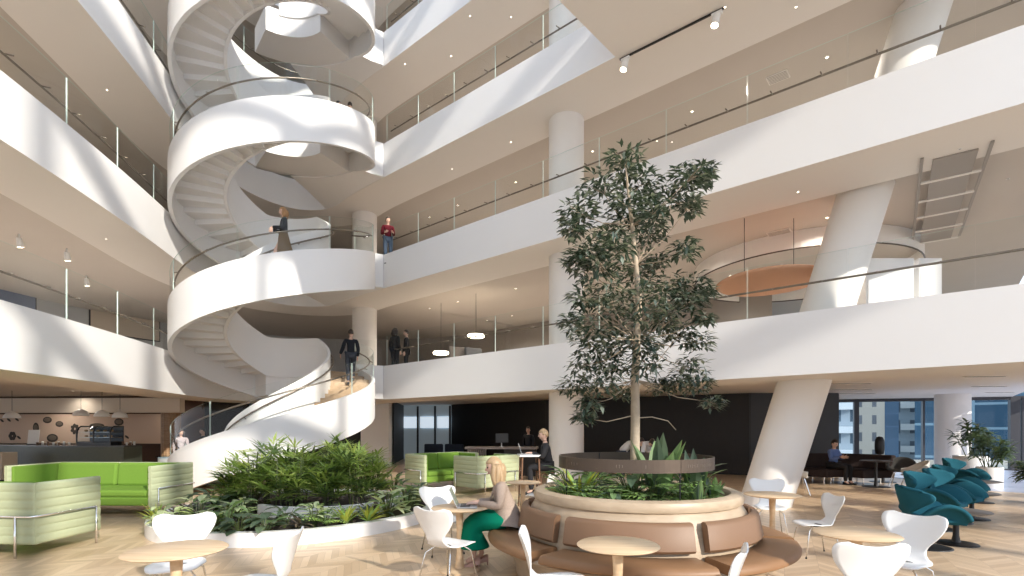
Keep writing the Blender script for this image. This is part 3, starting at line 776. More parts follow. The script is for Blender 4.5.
# ---- cafe
TERR = mat('green_terrazzo', (.085,.10,.075), .45, noise=.7, nscale=60)
cp = [(-22.5,15.75),(-13.9,15.95),(-13.0,15.95),(-11.75,16.2)]
e = thing('cafe_counter', 'long dark green speckled cafe counter with a curved front', 'counter', (-14,16,0))
front = [(-22,17.1),(-19,17.1),(-16.6,16.75),(-14.7,16.0),(-13.2,15.85),(-12.1,15.95)]
poly = chaikin(front, 2); back = [(x, y+.8) for x, y in reversed(poly)]
m = MB(); m.prism([(x+14, y-16) for x, y in poly+back], .22, 1.06); m.build('counter_front', TERR, e, smooth=True, angle=.5)
m = MB(); m.prism([(x+14, y-16+(.03 if i < len(poly) else -.03)) for i, (x, y) in enumerate(poly+back)], 1.06, 1.10); m.build('worktop', mat('counter_top', (.10,.10,.095), .25), e)
m = MB(); m.prism([(x+14, y-16+(.18 if i < len(poly) else -.12)) for i, (x, y) in enumerate(poly+back)], 0, .22); m.build('plinth', BLACKM, e)
wall_strip('wall_cafe', [(-26,20.6),(-11.7,19.4)], 0, 2.87, .2, mat('red_brown_wall', (.085,.045,.032), .7))
wall_strip('wall_cafe_opening', [(-11.7,19.4),(-11.2,21.8),(-5.4,23.3)], 0, 2.87, .1, DARKW)
# dropped bulkhead above the counter
wall_strip('trim_2', [(-26,17.9),(-11.2,17.3)], 2.17, 2.66, .25, mat('bulkhead_cream', (.62,.55,.46), .7))
# the mural: pale board with dark food and plant motifs
mur = thing('mural_panel', 'pale pinkish wall mural with dark bowls and plant motifs above the cafe counter', 'mural', (-17.6,19.72,1.6), -.0837)
m = MB(); m.box((0,0,.02), (9.2,.06,1.12)); m.build('board', mat('mural_board', (.66,.50,.38), .7), mur)
MOT = mat('mural_ink', (.055,.045,.036), .8, noise=.5, nscale=12); MOT2 = mat('mural_ink_light', (.16,.13,.10), .8)
def mpt(px, py):
    # picture point -> mural local x,z
    k = (px-512)/512; dx, dy = math.cos(-.0837), math.sin(-.0837)
    t = (k*19.69+17.6)/(dx-k*dy); d = 19.69+t*dy
    return t, EYE+(HZ-py)/512*d-1.6
def motif(parts):
    m = MB()
    for (px, py, rx, ry, mi, dep, a) in parts:
        x, z = mpt(px, py); s = 19.6/512; m.sph((x, -.032-dep, z), (rx*s, .006, ry*s), 14, 8, mi, Matrix.Rotation(a, 3, 'Y'))
    m.build('motif', [MOT, MOT2], mur, smooth=True)
for (px, py, rx, ry) in ((47.5,420,5,3.3),(59.5,424,4.3,3),(52.5,438,6.2,4.2),(119,422,5,3.7),(36,428,3.4,5.5),(97,425.5,8,2.2)):
    motif([(px, py, rx, ry, 0, 0, 0), (px, py-.3, rx*.72, ry*.6, 1, .005, 0)])
motif([(75+2.6*math.cos(k*.9), 429+3.4*math.sin(k*.9), 2.2, 1.7, 0, 0, k) for k in range(7)])
motif([(12.5+2.2*math.cos(k*1.05), 436+2.6*math.sin(k*1.05), 2.0, 2.1, 0, 0, k) for k in range(6)])
for q in ((9,420),(17,419.5),(19,437.5),(127,437),(2,420.5)): motif([(*q, 2.6, 1.1, 0, 0, .6)])
# glazed pastry case, till, menu stand, crockery
e = thing('display_case', 'black framed glass pastry display case on the cafe counter', 'display case', (-13.15,16.35,1.10), -.05)
KF = mat('case_black', (.02,.02,.022), .3)
m = MB(); m.box((0,0,.05), (1.12,.5,.1)); m.build('base', KF, e)
sh = [(-.25,.1),(-.25,.42),(-.2,.54),(-.1,.6),(.25,.6),(.25,.1)]
for x in (-.55, .0, .55):
    m = MB(); m.tube([(x, y, z) for y, z in sh], .025, 6, closed=True); m.build('case_frame', KF, e)
m = MB(); m.grid([[(x, y, z) for y, z in sh[:5]] for x in (-.55, .55)]); m.build('pane', WGLASS, e)
m = MB(); m.box((0,.24,.35), (1.1,.02,.5)); m.build('back_panel', KF, e)
for z in (.25, .42):
    m = MB(); m.box((0,.02,z), (1.06,.4,.012)); m.build('shelf', STEEL, e)
PAS = mat('pastry', (.50,.30,.13), .7)
for k in range(10):
    m = MB(); m.sph((0,0,0), (.055,.045,.035), 10, 6); o = m.build('pastry', PAS, smooth=True); o.location = (-13.58+.2*(k % 5)+random.uniform(-.02,.02), 16.33, 1.10+(.295 if k < 5 else .465)-.004)
    tag(o, 'golden pastry on the %s shelf of the display case' % ('lower' if k < 5 else 'upper'), 'pastry', 'pastries in the %s row' % ('lower' if k < 5 else 'upper'))
e = thing('menu_stand', 'white sheet in a stand on the cafe counter', 'sign', (-15.65,16.75,1.10), .1)
m = MB(); m.box((0,0,.26), (.34,.012,.46), M=Matrix.Rotation(-.12, 3, 'X')); m.build('sheet', SHELLW, e)
m = MB(); m.box((0,.03,.012), (.36,.16,.024)); m.build('base', BLACKM, e)
for k in range(14):
    x = -15.3+random.uniform(0,.95) if k < 9 else -12.5+.08*(k-9); m = MB(); r = .035
    m.lathe([(0,0),(r*.8,0),(r,.09+.03*(k % 2)),(r*.9,.09+.03*(k % 2)),(r*.7,.01),(0,.01)], n=12)
    o = m.build('cup', SHELLW if k % 3 else mat('cup_brown', (.2,.12,.08), .5), smooth=True); o.location = (x if k >= 9 else -15.25+.115*k, 16.45+.06*(k % 3), 1.10)
    tag(o, ('cup standing on the counter between the menu stand and the display case', 'cup standing on the counter end past the display case')[k >= 9], 'cup', ('cups by the menu stand', 'cups at the counter end')[k >= 9])
for px, py, lb in ((12,417.5,'white dome pendant lamp at the picture edge above the cafe counter'),(81,415,'white dome pendant lamp left of a close pair above the cafe mural'),(102,416,'white dome pendant lamp in the middle over the pastry case'),(120,417,'white dome pendant lamp over the end of the cafe counter')):
    q = P(px, py, 16.6); e = thing('pendant_lamp', lb, 'lamp', (q.x, q.y, q.z), 0, 'cafe pendant lamps')
    m = MB(); m.lathe([(.22,-.02),(.21,.04),(.16,.12),(.07,.17),(.03,.19),(.0,.20)], n=24); m.build('lamp_shade', SHELLW, e, smooth=True, solid=.008)
    m = MB(); m.cyl((0,0,.19), (0,0,2.86-q.z), .006, n=6); m.build('cord', BLACKM, e)
    m = MB(); m.sph((0,0,.05), .05, 10, 8); m.build('bulb', EMITW, e)
# side units seen at the picture edge by the counter
e = thing('pale_cabinet', 'pale cream cabinet beside the dark counter at the picture edge', 'cabinet', (-15.55,15.6,0), 0)
m = MB(); m.box((-.35,0,.5), (1.2,.5,.82)); m.build('body', mat('cabinet_cream', (.60,.52,.42), .6), e, bevel=.01)
m = MB(); m.box((-.35,0,.045), (1.1,.44,.09)); m.build('plinth', BLACKM, e)
# wooden ribbed post and cafe table behind the stair foot
TIMB = wood('ribbed_timber', (.28,.17,.09), (.40,.26,.15))
q = P(171, 440, 18.5); m = MB(); n = 40
m.grid([[(q.x+(.30+.012*(k % 2))*math.cos(2*PI*k/n), q.y+(.30+.012*(k % 2))*math.sin(2*PI*k/n), z) for k in range(n)] for z in (0, 2.66)], closed=True); struct(m.build('column', TIMB))
e = thing('round_stand', 'grey glass-topped round stand behind the stair foot', 'stand', (P(168,450,16).x,16,0), 0)
m = MB(); m.lathe([(0,.78),(.34,.78),(.34,.74),(0,.74)], n=28); m.build('top', WGLASS, e)
m = MB(); m.lathe([(.26,.0),(.26,.74)], n=28); m.build('drum', mat('stand_grey', (.35,.36,.36), .3), e, smooth=True, solid=.01)
# ================================================================== round planter bench with the tree
PC = Vector((1.425, 5.97, 0))
e = thing('planter_bench', 'big round timber planter bench with brown cushions around the tall tree', 'bench', PC)
m = MB(); m.lathe([(1.00,.60),(1.01,.915),(1.04,.95),(1.10,.958),(1.155,.935),(1.175,.89),(1.165,.845),(1.14,.83)], n=96); m.build('rim', OAKD, e, smooth=True, angle=.7)
m = MB(); m.lathe([(1.14,.84),(1.20,.74),(1.27,.50),(1.275,.37),(1.60,.37),(1.62,.35),(1.60,.33),(1.46,.32),(1.38,.06),(1.38,0)], n=96); m.build('body', OAKD, e, smooth=True, angle=.5)
m = MB(); m.lathe([(0,.78),(1.01,.78)], n=48); m.build('soil', SOIL, e)
CU1 = TANB; CU2 = TAN
for k in range(6):
    a0 = math.radians(-43.5+60*k); a1 = a0+math.radians(54)
    m = MB(); m.arc_solid([(1.275,.50),(1.335,.505),(1.355,.53),(1.315,.74),(1.29,.77),(1.24,.775),(1.225,.76)], (0,0,0), a0, a1, 20); m.build('back_cushion', CU1, e, smooth=True, angle=.8)
    b0, b1 = a0-math.radians(.5), a1+math.radians(.5)
    m = MB(); m.arc_solid([(1.30,.37),(1.66,.37),(1.70,.39),(1.705,.42),(1.68,.455),(1.64,.465),(1.31,.465),(1.29,.45)], (0,0,0), b0, b1, 20); m.build('seat_cushion', CU2, e, smooth=True, angle=.8)
# bronze band held on rods above the plants
e = thing('bronze_ring', 'dark bronze band ring standing on thin rods among the planter leaves', 'ring', (PC.x, PC.y, 0))
for k in range(4):
    a0 = math.radians(18+90*k); m = MB()
    m.arc_solid([(.865,1.195),(.875,1.195),(.875,1.33),(.865,1.33)], (0,0,0), a0+.003, a0+math.radians(90)-.003, 24); m.build('band', BRONZE, e)
    m = MB(); m.cyl((.86*math.sin(a0), -.86*math.cos(a0), .77), (.86*math.sin(a0), -.86*math.cos(a0), 1.32), .007, n=6); m.build('rod', BLACKM, e)
# faint worn lettering strokes on the band (too faint to read in the photograph)
ENG = mat('band_engraving', (.20,.165,.135), .4, metal=.6); m = MB(); rnd = random.Random(3)
for a_0, cnt, st_p in ((-66, 4, 3.2), (-25, 3, 2.0), (-6, 1, 2), (24, 6, 1.7), (36, 12, 1.5)):
    for k in range(cnt):
        a = math.radians(a_0+st_p*k); h = rnd.choice((.02,.028,.034)); c = Vector((.8755*math.sin(a), -.8755*math.cos(a), 1.262))
        m.box(c, (.006,.002,h), a)
        if k % 2: m.box(c+Vector((0,0,h*.4)), (.014,.002,.005), a)
m.build('engraving', ENG, e)
# ================================================================== leaves
def leaf(m, base, d, L, W_, droop=.3, mi=0, fold=.15, n=4, up=Vector((0,0,1))):
    # a pointed leaf from base along direction d, bending down
    d = Vector(d).normalized(); side = d.cross(up)
    if side.length < 1e-3: side = Vector((1,0,0))
    side.normalize(); nrm = side.cross(d).normalized()
    pts = []; p = Vector(base); dd = d.copy()
    prof = [(0,.12),(.25,.8),(.5,1.0),(.75,.7),(1,.02)] if n == 4 else [(0,.15),(.45,1.0),(1,.02)]
    prev = 0; k0 = len(m.v)
    for t, w_ in prof:
        p = p+dd*(L*(t-prev)); prev = t; dd = (dd-up*(droop*.33)).normalized(); nr = side.cross(dd).normalized()
        pts += [p+side*(W_*.5*w_)+nr*(fold*W_*w_), p, p-side*(W_*.5*w_)+nr*(fold*W_*w_)]
    fs = []
    for i in range(len(prof)-1):
        a = i*3; fs += [(a, a+1, a+4, a+3), (a+1, a+2, a+5, a+4)]
    m.add(pts, fs, mi)
def rdir(rng, zmin=-.2, zmax=1):
    z = rng.uniform(zmin, zmax); a = rng.uniform(0, 2*PI); r = math.sqrt(max(0, 1-z*z)); return Vector((r*math.cos(a), r*math.sin(a), z))
# ---- the tree
tr = thing('tall_tree', 'tall slender evergreen tree with airy clustered crown rising from the round planter', 'tree', (PC.x+.03, PC.y, .78))
TO = Vector((PC.x+.03, PC.y, .78)); rng = random.Random(11)
def tp(px, py, dy=0): return P(px, py, PC.y+dy)-TO
trunk = [tp(636,478), tp(635,450), tp(635.5,415), tp(635,380), tp(637,340), tp(639,300), tp(636,265), tp(632,225), tp(628,190), tp(626,168)]
trunk[0] = Vector((trunk[0].x, 0, -.04))
m = MB(); m.tube(trunk, [.062,.056,.052,.050,.045,.038,.031,.024,.016,.008], 10); m.build('trunk', BARK, tr, smooth=True)
CL = [(625,163,20),(602,190,24),(578,212,18),(640,185,22),(690,178,20),(668,198,20),(702,172,12),(690,205,13),(572,228,10),
 (590,250,20),(620,228,24),(650,232,20),(600,268,26),(577,262,13),(636,272,24),(685,248,12),(612,245,20),(628,205,20),(655,212,16),
 (583,298,13),(610,300,22),(640,300,28),(668,290,20),(693,286,17),(690,302,15),(665,315,17),(706,292,8),
 (590,328,22),(571,322,12),(620,338,20),(650,333,24),(680,333,18),(698,342,13),(655,262,14),
 (585,366,18),(574,386,16),(600,383,16),(615,368,18),(690,368,18),(698,383,14),(712,402,9),(678,383,12),(590,405,12),(645,362,20),(583,418,8),(660,385,12),(625,392,10),(592,345,18),(640,345,18),(608,355,14),(704,318,8)]
br = MB(); fol = MB()
for (px, py, r) in CL:
    dy = rng.uniform(-.62, .62)*(1-abs(px-637)/160); c = tp(px, py, dy); R = r/512*PC.y
    # branch from the trunk, a little below the cluster
    tgt = py+rng.uniform(18, 50)*(.4+abs(px-637)/70)*(1 if py < 335 else -.35); k = min(range(len(trunk)), key=lambda i: abs((HZ-(tgt))/512*PC.y+EYE-.78-trunk[i].z)); s = trunk[max(2, k)]
    mid = s.lerp(c, .55)+Vector((0,0,-.06))
    br.tube([s, mid, c], [.008,.005,.003], 6)
    for q in range(4):
        tip = c+rdir(rng, -.6, .9)*R*.8; br.tube([c.lerp(mid, .2), (c+tip)/2, tip], [.005,.004,.002], 4)
    cnt = int(50+r*5.6)
    for q in range(cnt):
        p = c+rdir(rng, -1, 1)*R*(rng.random()**.45); p.z = c.z+(p.z-c.z)*.85
        d = (p-c); d = Vector((d.x, d.y, 0)).normalized()*.8+rdir(rng)*.7+Vector((0,0,-.25)) if d.length > 1e-4 else rdir(rng)
        leaf(fol, p, d, rng.uniform(.085,.14), rng.uniform(.034,.050), rng.uniform(.3,.9), rng.choices((0,1,2), (4.5,3,2.2))[0], .12, 3)
br.build('branch', BARK, tr, smooth=True)
fol.build('foliage', [LEAF_T1, LEAF_T2, LEAF_T3], tr, fix=False)
m = MB(); q = tp(637,418); m.tube([q, tp(652,417), tp(668,421), tp(676,430)], [.007,.006,.005,.003], 5); m.build('bare_branch', BARK, tr)
m = MB(); m.cyl((-.05,.02,0), (-.055,.02,1.15), .012, n=8); m.build('stake', mat('stake_wood', (.30,.20,.12), .8), tr)
# ---- planted things
def plant(kind, label, loc, s=1.0, group=None, seed=0, name=None):
    rng = random.Random(seed); m = MB(); st_ = MB()
    if kind == 'lily':          # arching broad leaves on stalks
        for k in range(20):
            a = rng.uniform(0, 2*PI); h = rng.uniform(.10,.30)*s; r = rng.uniform(.03,.13)*s
            b = Vector((r*math.cos(a), r*math.sin(a), h)); st_.tube([(0,0,0), b*.6, b], .004*s, 4)
            leaf(m, b, (math.cos(a), math.sin(a), rng.uniform(.1,.9)), rng.uniform(.16,.27)*s, rng.uniform(.06,.09)*s, rng.uniform(.3,.9), rng.choice((0,0,1)), .12)
        mats = [LEAFM, LEAFD]; nm = 'peace_lily'
    elif kind == 'cast':        # tall upright strap leaves
        for k in range(9):
            a = rng.uniform(0, 2*PI); r = .05*s; b = Vector((r*math.cos(a), r*math.sin(a), .10*s)); st_.cyl((r*.5*math.cos(a), r*.5*math.sin(a), 0), b, .005*s, n=5)
            leaf(m, b, (math.cos(a)*.35, math.sin(a)*.35, 1), rng.uniform(.34,.5)*s, rng.uniform(.09,.12)*s, rng.uniform(.05,.35), rng.choice((0,0,1)), .14)
        mats = [LEAFM, LEAFD]; nm = 'broad_leaf_plant'
    elif kind == 'fern':
        for k in range(16):
            a = rng.uniform(0, 2*PI); L_ = rng.uniform(.28,.42)*s; p = Vector((0,0,.05)); d = Vector((math.cos(a), math.sin(a), rng.uniform(.7,1.5))).normalized(); pp = [p]
            for j in range(9):
                p = p+d*L_/9; d = (d-Vector((0,0,.13))).normalized(); pp.append(p); sd = d.cross(Vector((0,0,1))).normalized()
                for sg in (-1, 1): leaf(m, p, sd*sg+d*.4, .10*s*math.sin(PI*(j+1.5)/11), .024*s, .25, rng.choice((0,1)), .05, 3)
            st_.tube(pp, .003*s, 4)
        mats = [LEAFM, LEAFL]; nm = 'fern'
    elif kind == 'variegated':
        for k in range(24):
            a = rng.uniform(0, 2*PI); h = rng.uniform(.08,.32)*s; r = rng.uniform(.02,.1)*s; b = Vector((r*math.cos(a), r*math.sin(a), h)); st_.tube([(0,0,0), b*.6, b], .005*s, 4)
            leaf(m, b, (math.cos(a), math.sin(a), rng.uniform(.2,.9)), rng.uniform(.15,.24)*s, rng.uniform(.065,.095)*s, rng.uniform(.3,.8), rng.choice((0,0,1)), .10)
        mats = [LEAFV, LEAFM]; nm = 'variegated_plant'
    elif kind == 'dark':
        for k in range(16):
            a = rng.uniform(0, 2*PI); h = rng.uniform(.06,.24)*s; r = rng.uniform(.04,.14)*s; b = Vector((r*math.cos(a), r*math.sin(a), h)); st_.tube([(0,0,0), b*.6, b], .006*s, 4)
            leaf(m, b, (math.cos(a), math.sin(a), rng.uniform(0,.7)), rng.uniform(.2,.3)*s, rng.uniform(.12,.17)*s, rng.uniform(.3,.8), rng.choice((0,0,1)), .10)
        mats = [LEAFD, LEAFM]; nm = 'dark_leaf_plant'
    elif kind == 'spiky':
        for k in range(26):
            a = rng.uniform(0, 2*PI); leaf(m, (0,0,.03), (math.cos(a), math.sin(a), rng.uniform(.5,2.4)), rng.uniform(.26,.42)*s, rng.uniform(.028,.042)*s, rng.uniform(.2,.5), rng.choice((0,0,1)), .18)
        st_.cyl((0,0,0), (0,0,.06), .02, n=6); mats = [LEAFY, LEAFL]; nm = 'spiky_plant'
    elif kind == 'bronze':
        for k in range(30):
            a = rng.uniform(0, 2*PI); leaf(m, (rng.uniform(-.05,.05)*s, rng.uniform(-.05,.05)*s, rng.uniform(.02,.1)), (math.cos(a), math.sin(a), rng.uniform(.1,1.3)), rng.uniform(.18,.30)*s, rng.uniform(.03,.05)*s, rng.uniform(.3,.7), rng.choice((0,0,1)), .15)
        st_.cyl((0,0,0), (0,0,.06), .02, n=6); mats = [LEAFP, LEAFD]; nm = 'bronze_leaf_plant'
    e = thing(name or nm, label, 'plant', loc, rng.uniform(0, 6), group)
    st_.build('stem', STEMM, e); m.build('foliage', mats, e, fix=False)
    return e
# inside the round planter
def ring_pt(deg, r): r = min(r, .86); a = math.radians(deg); return (PC.x+r*math.sin(a), PC.y-r*math.cos(a), .775)
RP = [('fern',-95,.93,.9,0),('lily',-72,.90,.95,0),('lily',-52,.97,.9,0),('fern',-35,.62,1.25,1),('lily',-28,.97,1.0,0),('dark',-8,.98,.75,0),('lily',6,.60,1.15,1),('bronze',14,.97,.9,0),('cast',34,.98,.85,0),('fern',52,.95,.85,0),('cast',70,.95,.85,0),
 ('fern',-60,.62,1.35,1),('lily',-15,.45,1.5,1),('fern',42,.55,1.3,1),('cast',62,.68,1.15,2),('fern',25,.45,1.3,1),('cast',17,.50,1.5,2),('lily',80,.66,1.3,1),('spiky',-80,.65,1.4,1),('lily',140,.6,1.3,1),('lily',-140,.6,1.3,1),('lily',110,.7,1.3,1),('fern',180,.5,1.3,1),('lily',-110,.75,1.25,1)]
ZN = ('low in front of the bronze band', 'rising inside the bronze ring', 'standing tall inside the bronze ring')
KN = {'fern':'feathery green fern','lily':'arching green leafed plant','dark':'dark round leafed plant','bronze':'bronze leafed plant','cast':'upright broad leafed plant','spiky':'spiky yellow-green plant','variegated':'cream and green variegated plant'}
for i, (kd, deg, r, s, z) in enumerate(RP):
    lb = '%s %s of the round planter' % (KN[kd], ZN[z])
    plant(kd, lb, ring_pt(deg, r), s*(.8 if z == 0 else 1), '%s %s' % (KN[kd], ZN[z]), 100+i)
# ================================================================== long planter bed before the stair
kerb = [(-6.2,9.2),(-5.75,7.9),(-5.0,7.22),(-4.2,7.03),(-3.5,7.05),(-2.9,7.25),(-2.35,7.65),(-1.85,8.25),(-1.5,9.0),(-1.45,10.0),(-1.9,11.2),(-3.0,12.0),(-4.6,12.3),(-6.0,11.6)]
kc = chaikin(kerb+[kerb[0]], 2)[1:-1]
def inset(pts, d):
    n = len(pts); out = []
    for i in range(n):
        a = Vector(pts[i-1]); b = Vector(pts[(i+1) % n]); t = (b-a).normalized(); out.append((pts[i][0]-t.y*d*1, pts[i][1]+t.x*d))
    return out
kin = inset(kc, .14)
e = thing('planter_bed', 'low white kerbed planting bed curving before the spiral staircase', 'planter', (0,0,0))
m = MB(); m.grid([[(*p, 0) for p in kc], [(*p, .20) for p in kc], [(*p, .20) for p in kin], [(*p, .02) for p in kin]], closed=True); m.build('kerb', WHITE, e, smooth=True, angle=.5)
m = MB(); m.add([(*p, .155) for p in kin], [tuple(range(len(kin)))]); m.build('soil', SOIL, e)
ik = chaikin([(-4.35,8.75),(-3.9,8.45),(-3.2,8.4),(-2.6,8.7),(-2.2,9.25),(-2.1,9.9)], 2); m = MB()
ik2 = offs(ik, .10)
m.grid([[(*p, .15) for p in ik], [(*p, .34) for p in ik], [(*p, .34) for p in ik2], [(*p, .15) for p in ik2]]); m.build('inner_kerb', WHITE, e, smooth=True, angle=.5)
# lady palms
def palm(label, loc, H, seed, group):
    rng = random.Random(seed); e = thing('lady_palm', label, 'palm', loc, 0, group); m = MB(); st_ = MB()
    for s in range(5):
        a = rng.uniform(0, 2*PI); r = rng.uniform(.02,.22); b = Vector((r*math.cos(a), r*math.sin(a), 0)); h = H*rng.uniform(.55,.95); top = b+Vector((rng.uniform(-.1,.1), rng.uniform(-.1,.1), h)); st_.cyl(b, top, .010, n=5)
        for k in range(10):
            t = rng.uniform(.2, 1); p = b.lerp(top, t); a2 = rng.uniform(0, 2*PI); d = Vector((math.cos(a2), math.sin(a2), rng.uniform(.1,1.1))).normalized(); L_ = rng.uniform(.12,.26); q = p+d*L_
            st_.tube([p, q], .004, 4)
            nl = rng.randint(7, 9); sd = d.cross(Vector((0,0,1))).normalized(); un = sd.cross(d); mi = rng.choices((0,1,2), (5, 3 if t > .6 else 1.2, 2))[0]
            for j in range(nl):
                an = math.radians(-95+190*j/(nl-1)); leaf(m, q, d*math.cos(an)+sd*math.sin(an)+un*.1, rng.uniform(.28,.43)*(1-.25*abs(an)/1.7), rng.uniform(.042,.058), rng.uniform(.15,.5), mi, .14, 3)
    st_.build('stem', STEMM, e); m.build('foliage', [PALM1, PALM2, PALM3], e, fix=False)
    return e
pr = random.Random(5)
PP = [(-4.85,9.55,1.0),(-4.3,9.15,1.15),(-3.7,9.1,1.1),(-3.15,9.2,1.1),(-2.65,9.55,1.15),(-2.45,9.95,1.15),(-4.5,9.95,1.25),(-3.9,9.8,1.3),(-3.3,9.85,1.3),(-2.85,10.2,1.35),(-4.1,10.5,1.3),(-3.4,10.5,1.35)]
for i, (x, y, h) in enumerate(PP):
    palm('green lady palm with fanned leaves in the dense clump before the stair', (x-.28, y, .15), h, 40+i, 'lady palms before the stair')
# low planting in front
LP = [('variegated',-5.25,7.75,.9),('spiky',-5.55,8.1,.8),('bronze',-5.35,8.45,1.3),('bronze',-4.95,8.3,1.3),('bronze',-5.6,8.9,1.2),('bronze',-5.15,8.0,1.2),('dark',-5.3,9.2,1.0),('bronze',-4.75,8.75,1.2),('bronze',-4.7,9.15,1.2),
 ('variegated',-4.65,7.65,1.15),('spiky',-4.35,7.35,.8),('variegated',-4.85,7.42,.9),('fern',-4.5,7.95,1.0),('lily',-4.15,7.55,1.0),('dark',-3.85,7.32,.85),('variegated',-4.15,7.28,.75),('dark',-3.5,7.36,.8),('bronze',-3.9,7.8,1.0),('lily',-3.4,7.75,.95),('bronze',-3.1,7.6,1.0),('variegated',-4.3,8.15,1.0),('bronze',-3.6,7.95,.9),
 ('variegated',-2.95,7.75,.85),('fern',-2.75,7.7,.95),('spiky',-2.55,7.95,.8),('bronze',-2.55,8.25,1.1),('spiky',-2.25,8.1,.9),('lily',-2.9,8.05,.9),('variegated',-2.05,8.55,1.2),('variegated',-1.85,8.95,1.25),('bronze',-2.3,8.6,1.25),('lily',-1.8,9.45,1.2),('bronze',-2.0,9.9,1.2),('dark',-1.85,10.3,1.2),('fern',-2.2,10.8,1.2),('lily',-2.6,11.3,1.2),('dark',-5.7,9.8,1.2),('bronze',-5.8,10.6,1.2),('bronze',-5.2,10.4,1.4),('lily',-4.9,11.1,1.3)]
for i, (kd, x, y, s) in enumerate(LP):
    zone = 'at the bed end next to the lime sofa' if x < -4.6 else ('along the white kerb, before the palms' if x < -3.0 else 'at the bed corner towards the laptop table')
    plant(kd, '%s %s' % (KN[kd], zone), (x, y-(.10 if y < 8.6 else 0), .15), s*1.2, '%s %s' % (KN[kd], zone), 300+i)
# ---- potted plants by the windows
def pot(label, x, y, r, h, ph, seed):
    rng = random.Random(seed); e = thing('potted_plant', label, 'potted plant', (x, y, 0))
    m = MB(); m.lathe([(0,.02),(r*.94,.0),(r*.97,.03),(r,h-.02),(r-.01,h),(r-.04,h),(r-.05,h-.05),(0,h-.05)], n=40); m.build('pot', WHITE, e, smooth=True, angle=.6)
    m = MB(); st_ = MB()
    for k in range(11):
        a = rng.uniform(0, 2*PI); rr = rng.uniform(0, r*.5); b = Vector((rr*math.cos(a), rr*math.sin(a), h-.06)); t = b+Vector((math.cos(a)*rng.uniform(.05,.45), math.sin(a)*rng.uniform(.05,.45), rng.uniform(.45,1)*ph)); st_.tube([b, b.lerp(t, .5)+Vector((0,0,.05)), t], [.014,.011,.007], 5)
        for j in range(34):
            a2 = rng.uniform(0, 2*PI); f = rng.uniform(.55,1); p = b.lerp(t, f); leaf(m, p, (math.cos(a2), math.sin(a2), rng.uniform(-.1,1)), rng.uniform(.22,.36), rng.uniform(.055,.085), rng.uniform(.3,.8), rng.choice((0,0,1)), .12)
    st_.build('stem', STEMM, e); m.build('foliage', [LEAFD, LEAFO], e, fix=False)
pot('larger white round pot with a bushy plant, by the window column', 13.75, 15.35, .43, .82, 1.15, 61)
pot('smaller white round pot with a bushy plant, by the window', 13.15, 14.1, .29, .58, .95, 62)
pot('dark leafy plant in a white pot cut off at the picture edge', 11.55, 11.05, .30, .42, .55, 63)
# ================================================================== people
def skin_mesh(nodes, edges, sub=2):
    me = bpy.data.meshes.new('tmp'); me.from_pydata([Vector(n[0]) for n in nodes], edges, [])
    ob = bpy.data.objects.new('tmp', me); COL.objects.link(ob)
    md = ob.modifiers.new('s', 'SKIN'); md.use_smooth_shade = True; md.branch_smoothing = .6
    for i, n in enumerate(nodes):
        r = n[1]; me.skin_vertices[0].data[i].radius = r if isinstance(r, tuple) else (r, r); me.skin_vertices[0].data[i].use_root = (i == 0)
    sb = ob.modifiers.new('u', 'SUBSURF'); sb.levels = sub; sb.render_levels = sub
    bpy.context.view_layer.update()
    ev = ob.evaluated_get(bpy.context.evaluated_depsgraph_get()); out = bpy.data.meshes.new_from_object(ev)
    bpy.data.objects.remove(ob); bpy.data.meshes.remove(me)
    return out
def to_mb(me, mb, mi=0):
    mb.add([v.co for v in me.vertices], [tuple(p.vertices) for p in me.polygons], mi); bpy.data.meshes.remove(me); return mb
def head_mb(mb, c, yaw, pitch, s=1.0):
    # head centred on c facing -y in its own frame; materials: 0 skin, 1 eye, 2 lip
    M = Matrix.Rotation(yaw, 3, 'Z') @ Matrix.Rotation(pitch, 3, 'X'); c = Vector(c)
    hm = MB(); hm.sph((0,0,0), (1,1,1), 24, 18); pts = []
    for x, y, z in hm.v:
        X, Y, Z = x*.074, y*.094, z*.116
        if z < 0: X *= 1-.30*z*z; Y *= 1-.18*z*z if y < 0 else 1-.42*z*z
        if y < -.3:
            if abs(x) < .24 and -.30 < z < .12: Y -= .020*(1-abs(x)/.24)*max(0, 1-abs(z+.14)/.28)*1.4     # nose
            if .10 < abs(x) < .55 and .0 < z < .22: Y += .010                                            # eye sockets
            if abs(x) < .35 and -.62 < z < -.44: Y -= .004
            if abs(x) < .3 and z < -.8: Y -= .012
        pts.append(M @ Vector((X, Y, Z))*s+c)
    mb.add(pts, hm.f, 0)
    for sx in (-1, 1):
        mb.sph(c+M @ Vector((sx*.030, -.076, .012))*s, .011*s, 8, 6, 1); mb.sph(c+M @ Vector((sx*.074, .006, -.005))*s, (.012*s, .02*s, .032*s), 8, 6, 0, M)
    mb.sph(c+M @ Vector((0, -.083, -.062))*s, (.022*s, .008*s, .007*s), 8, 6, 2, M)
    return M
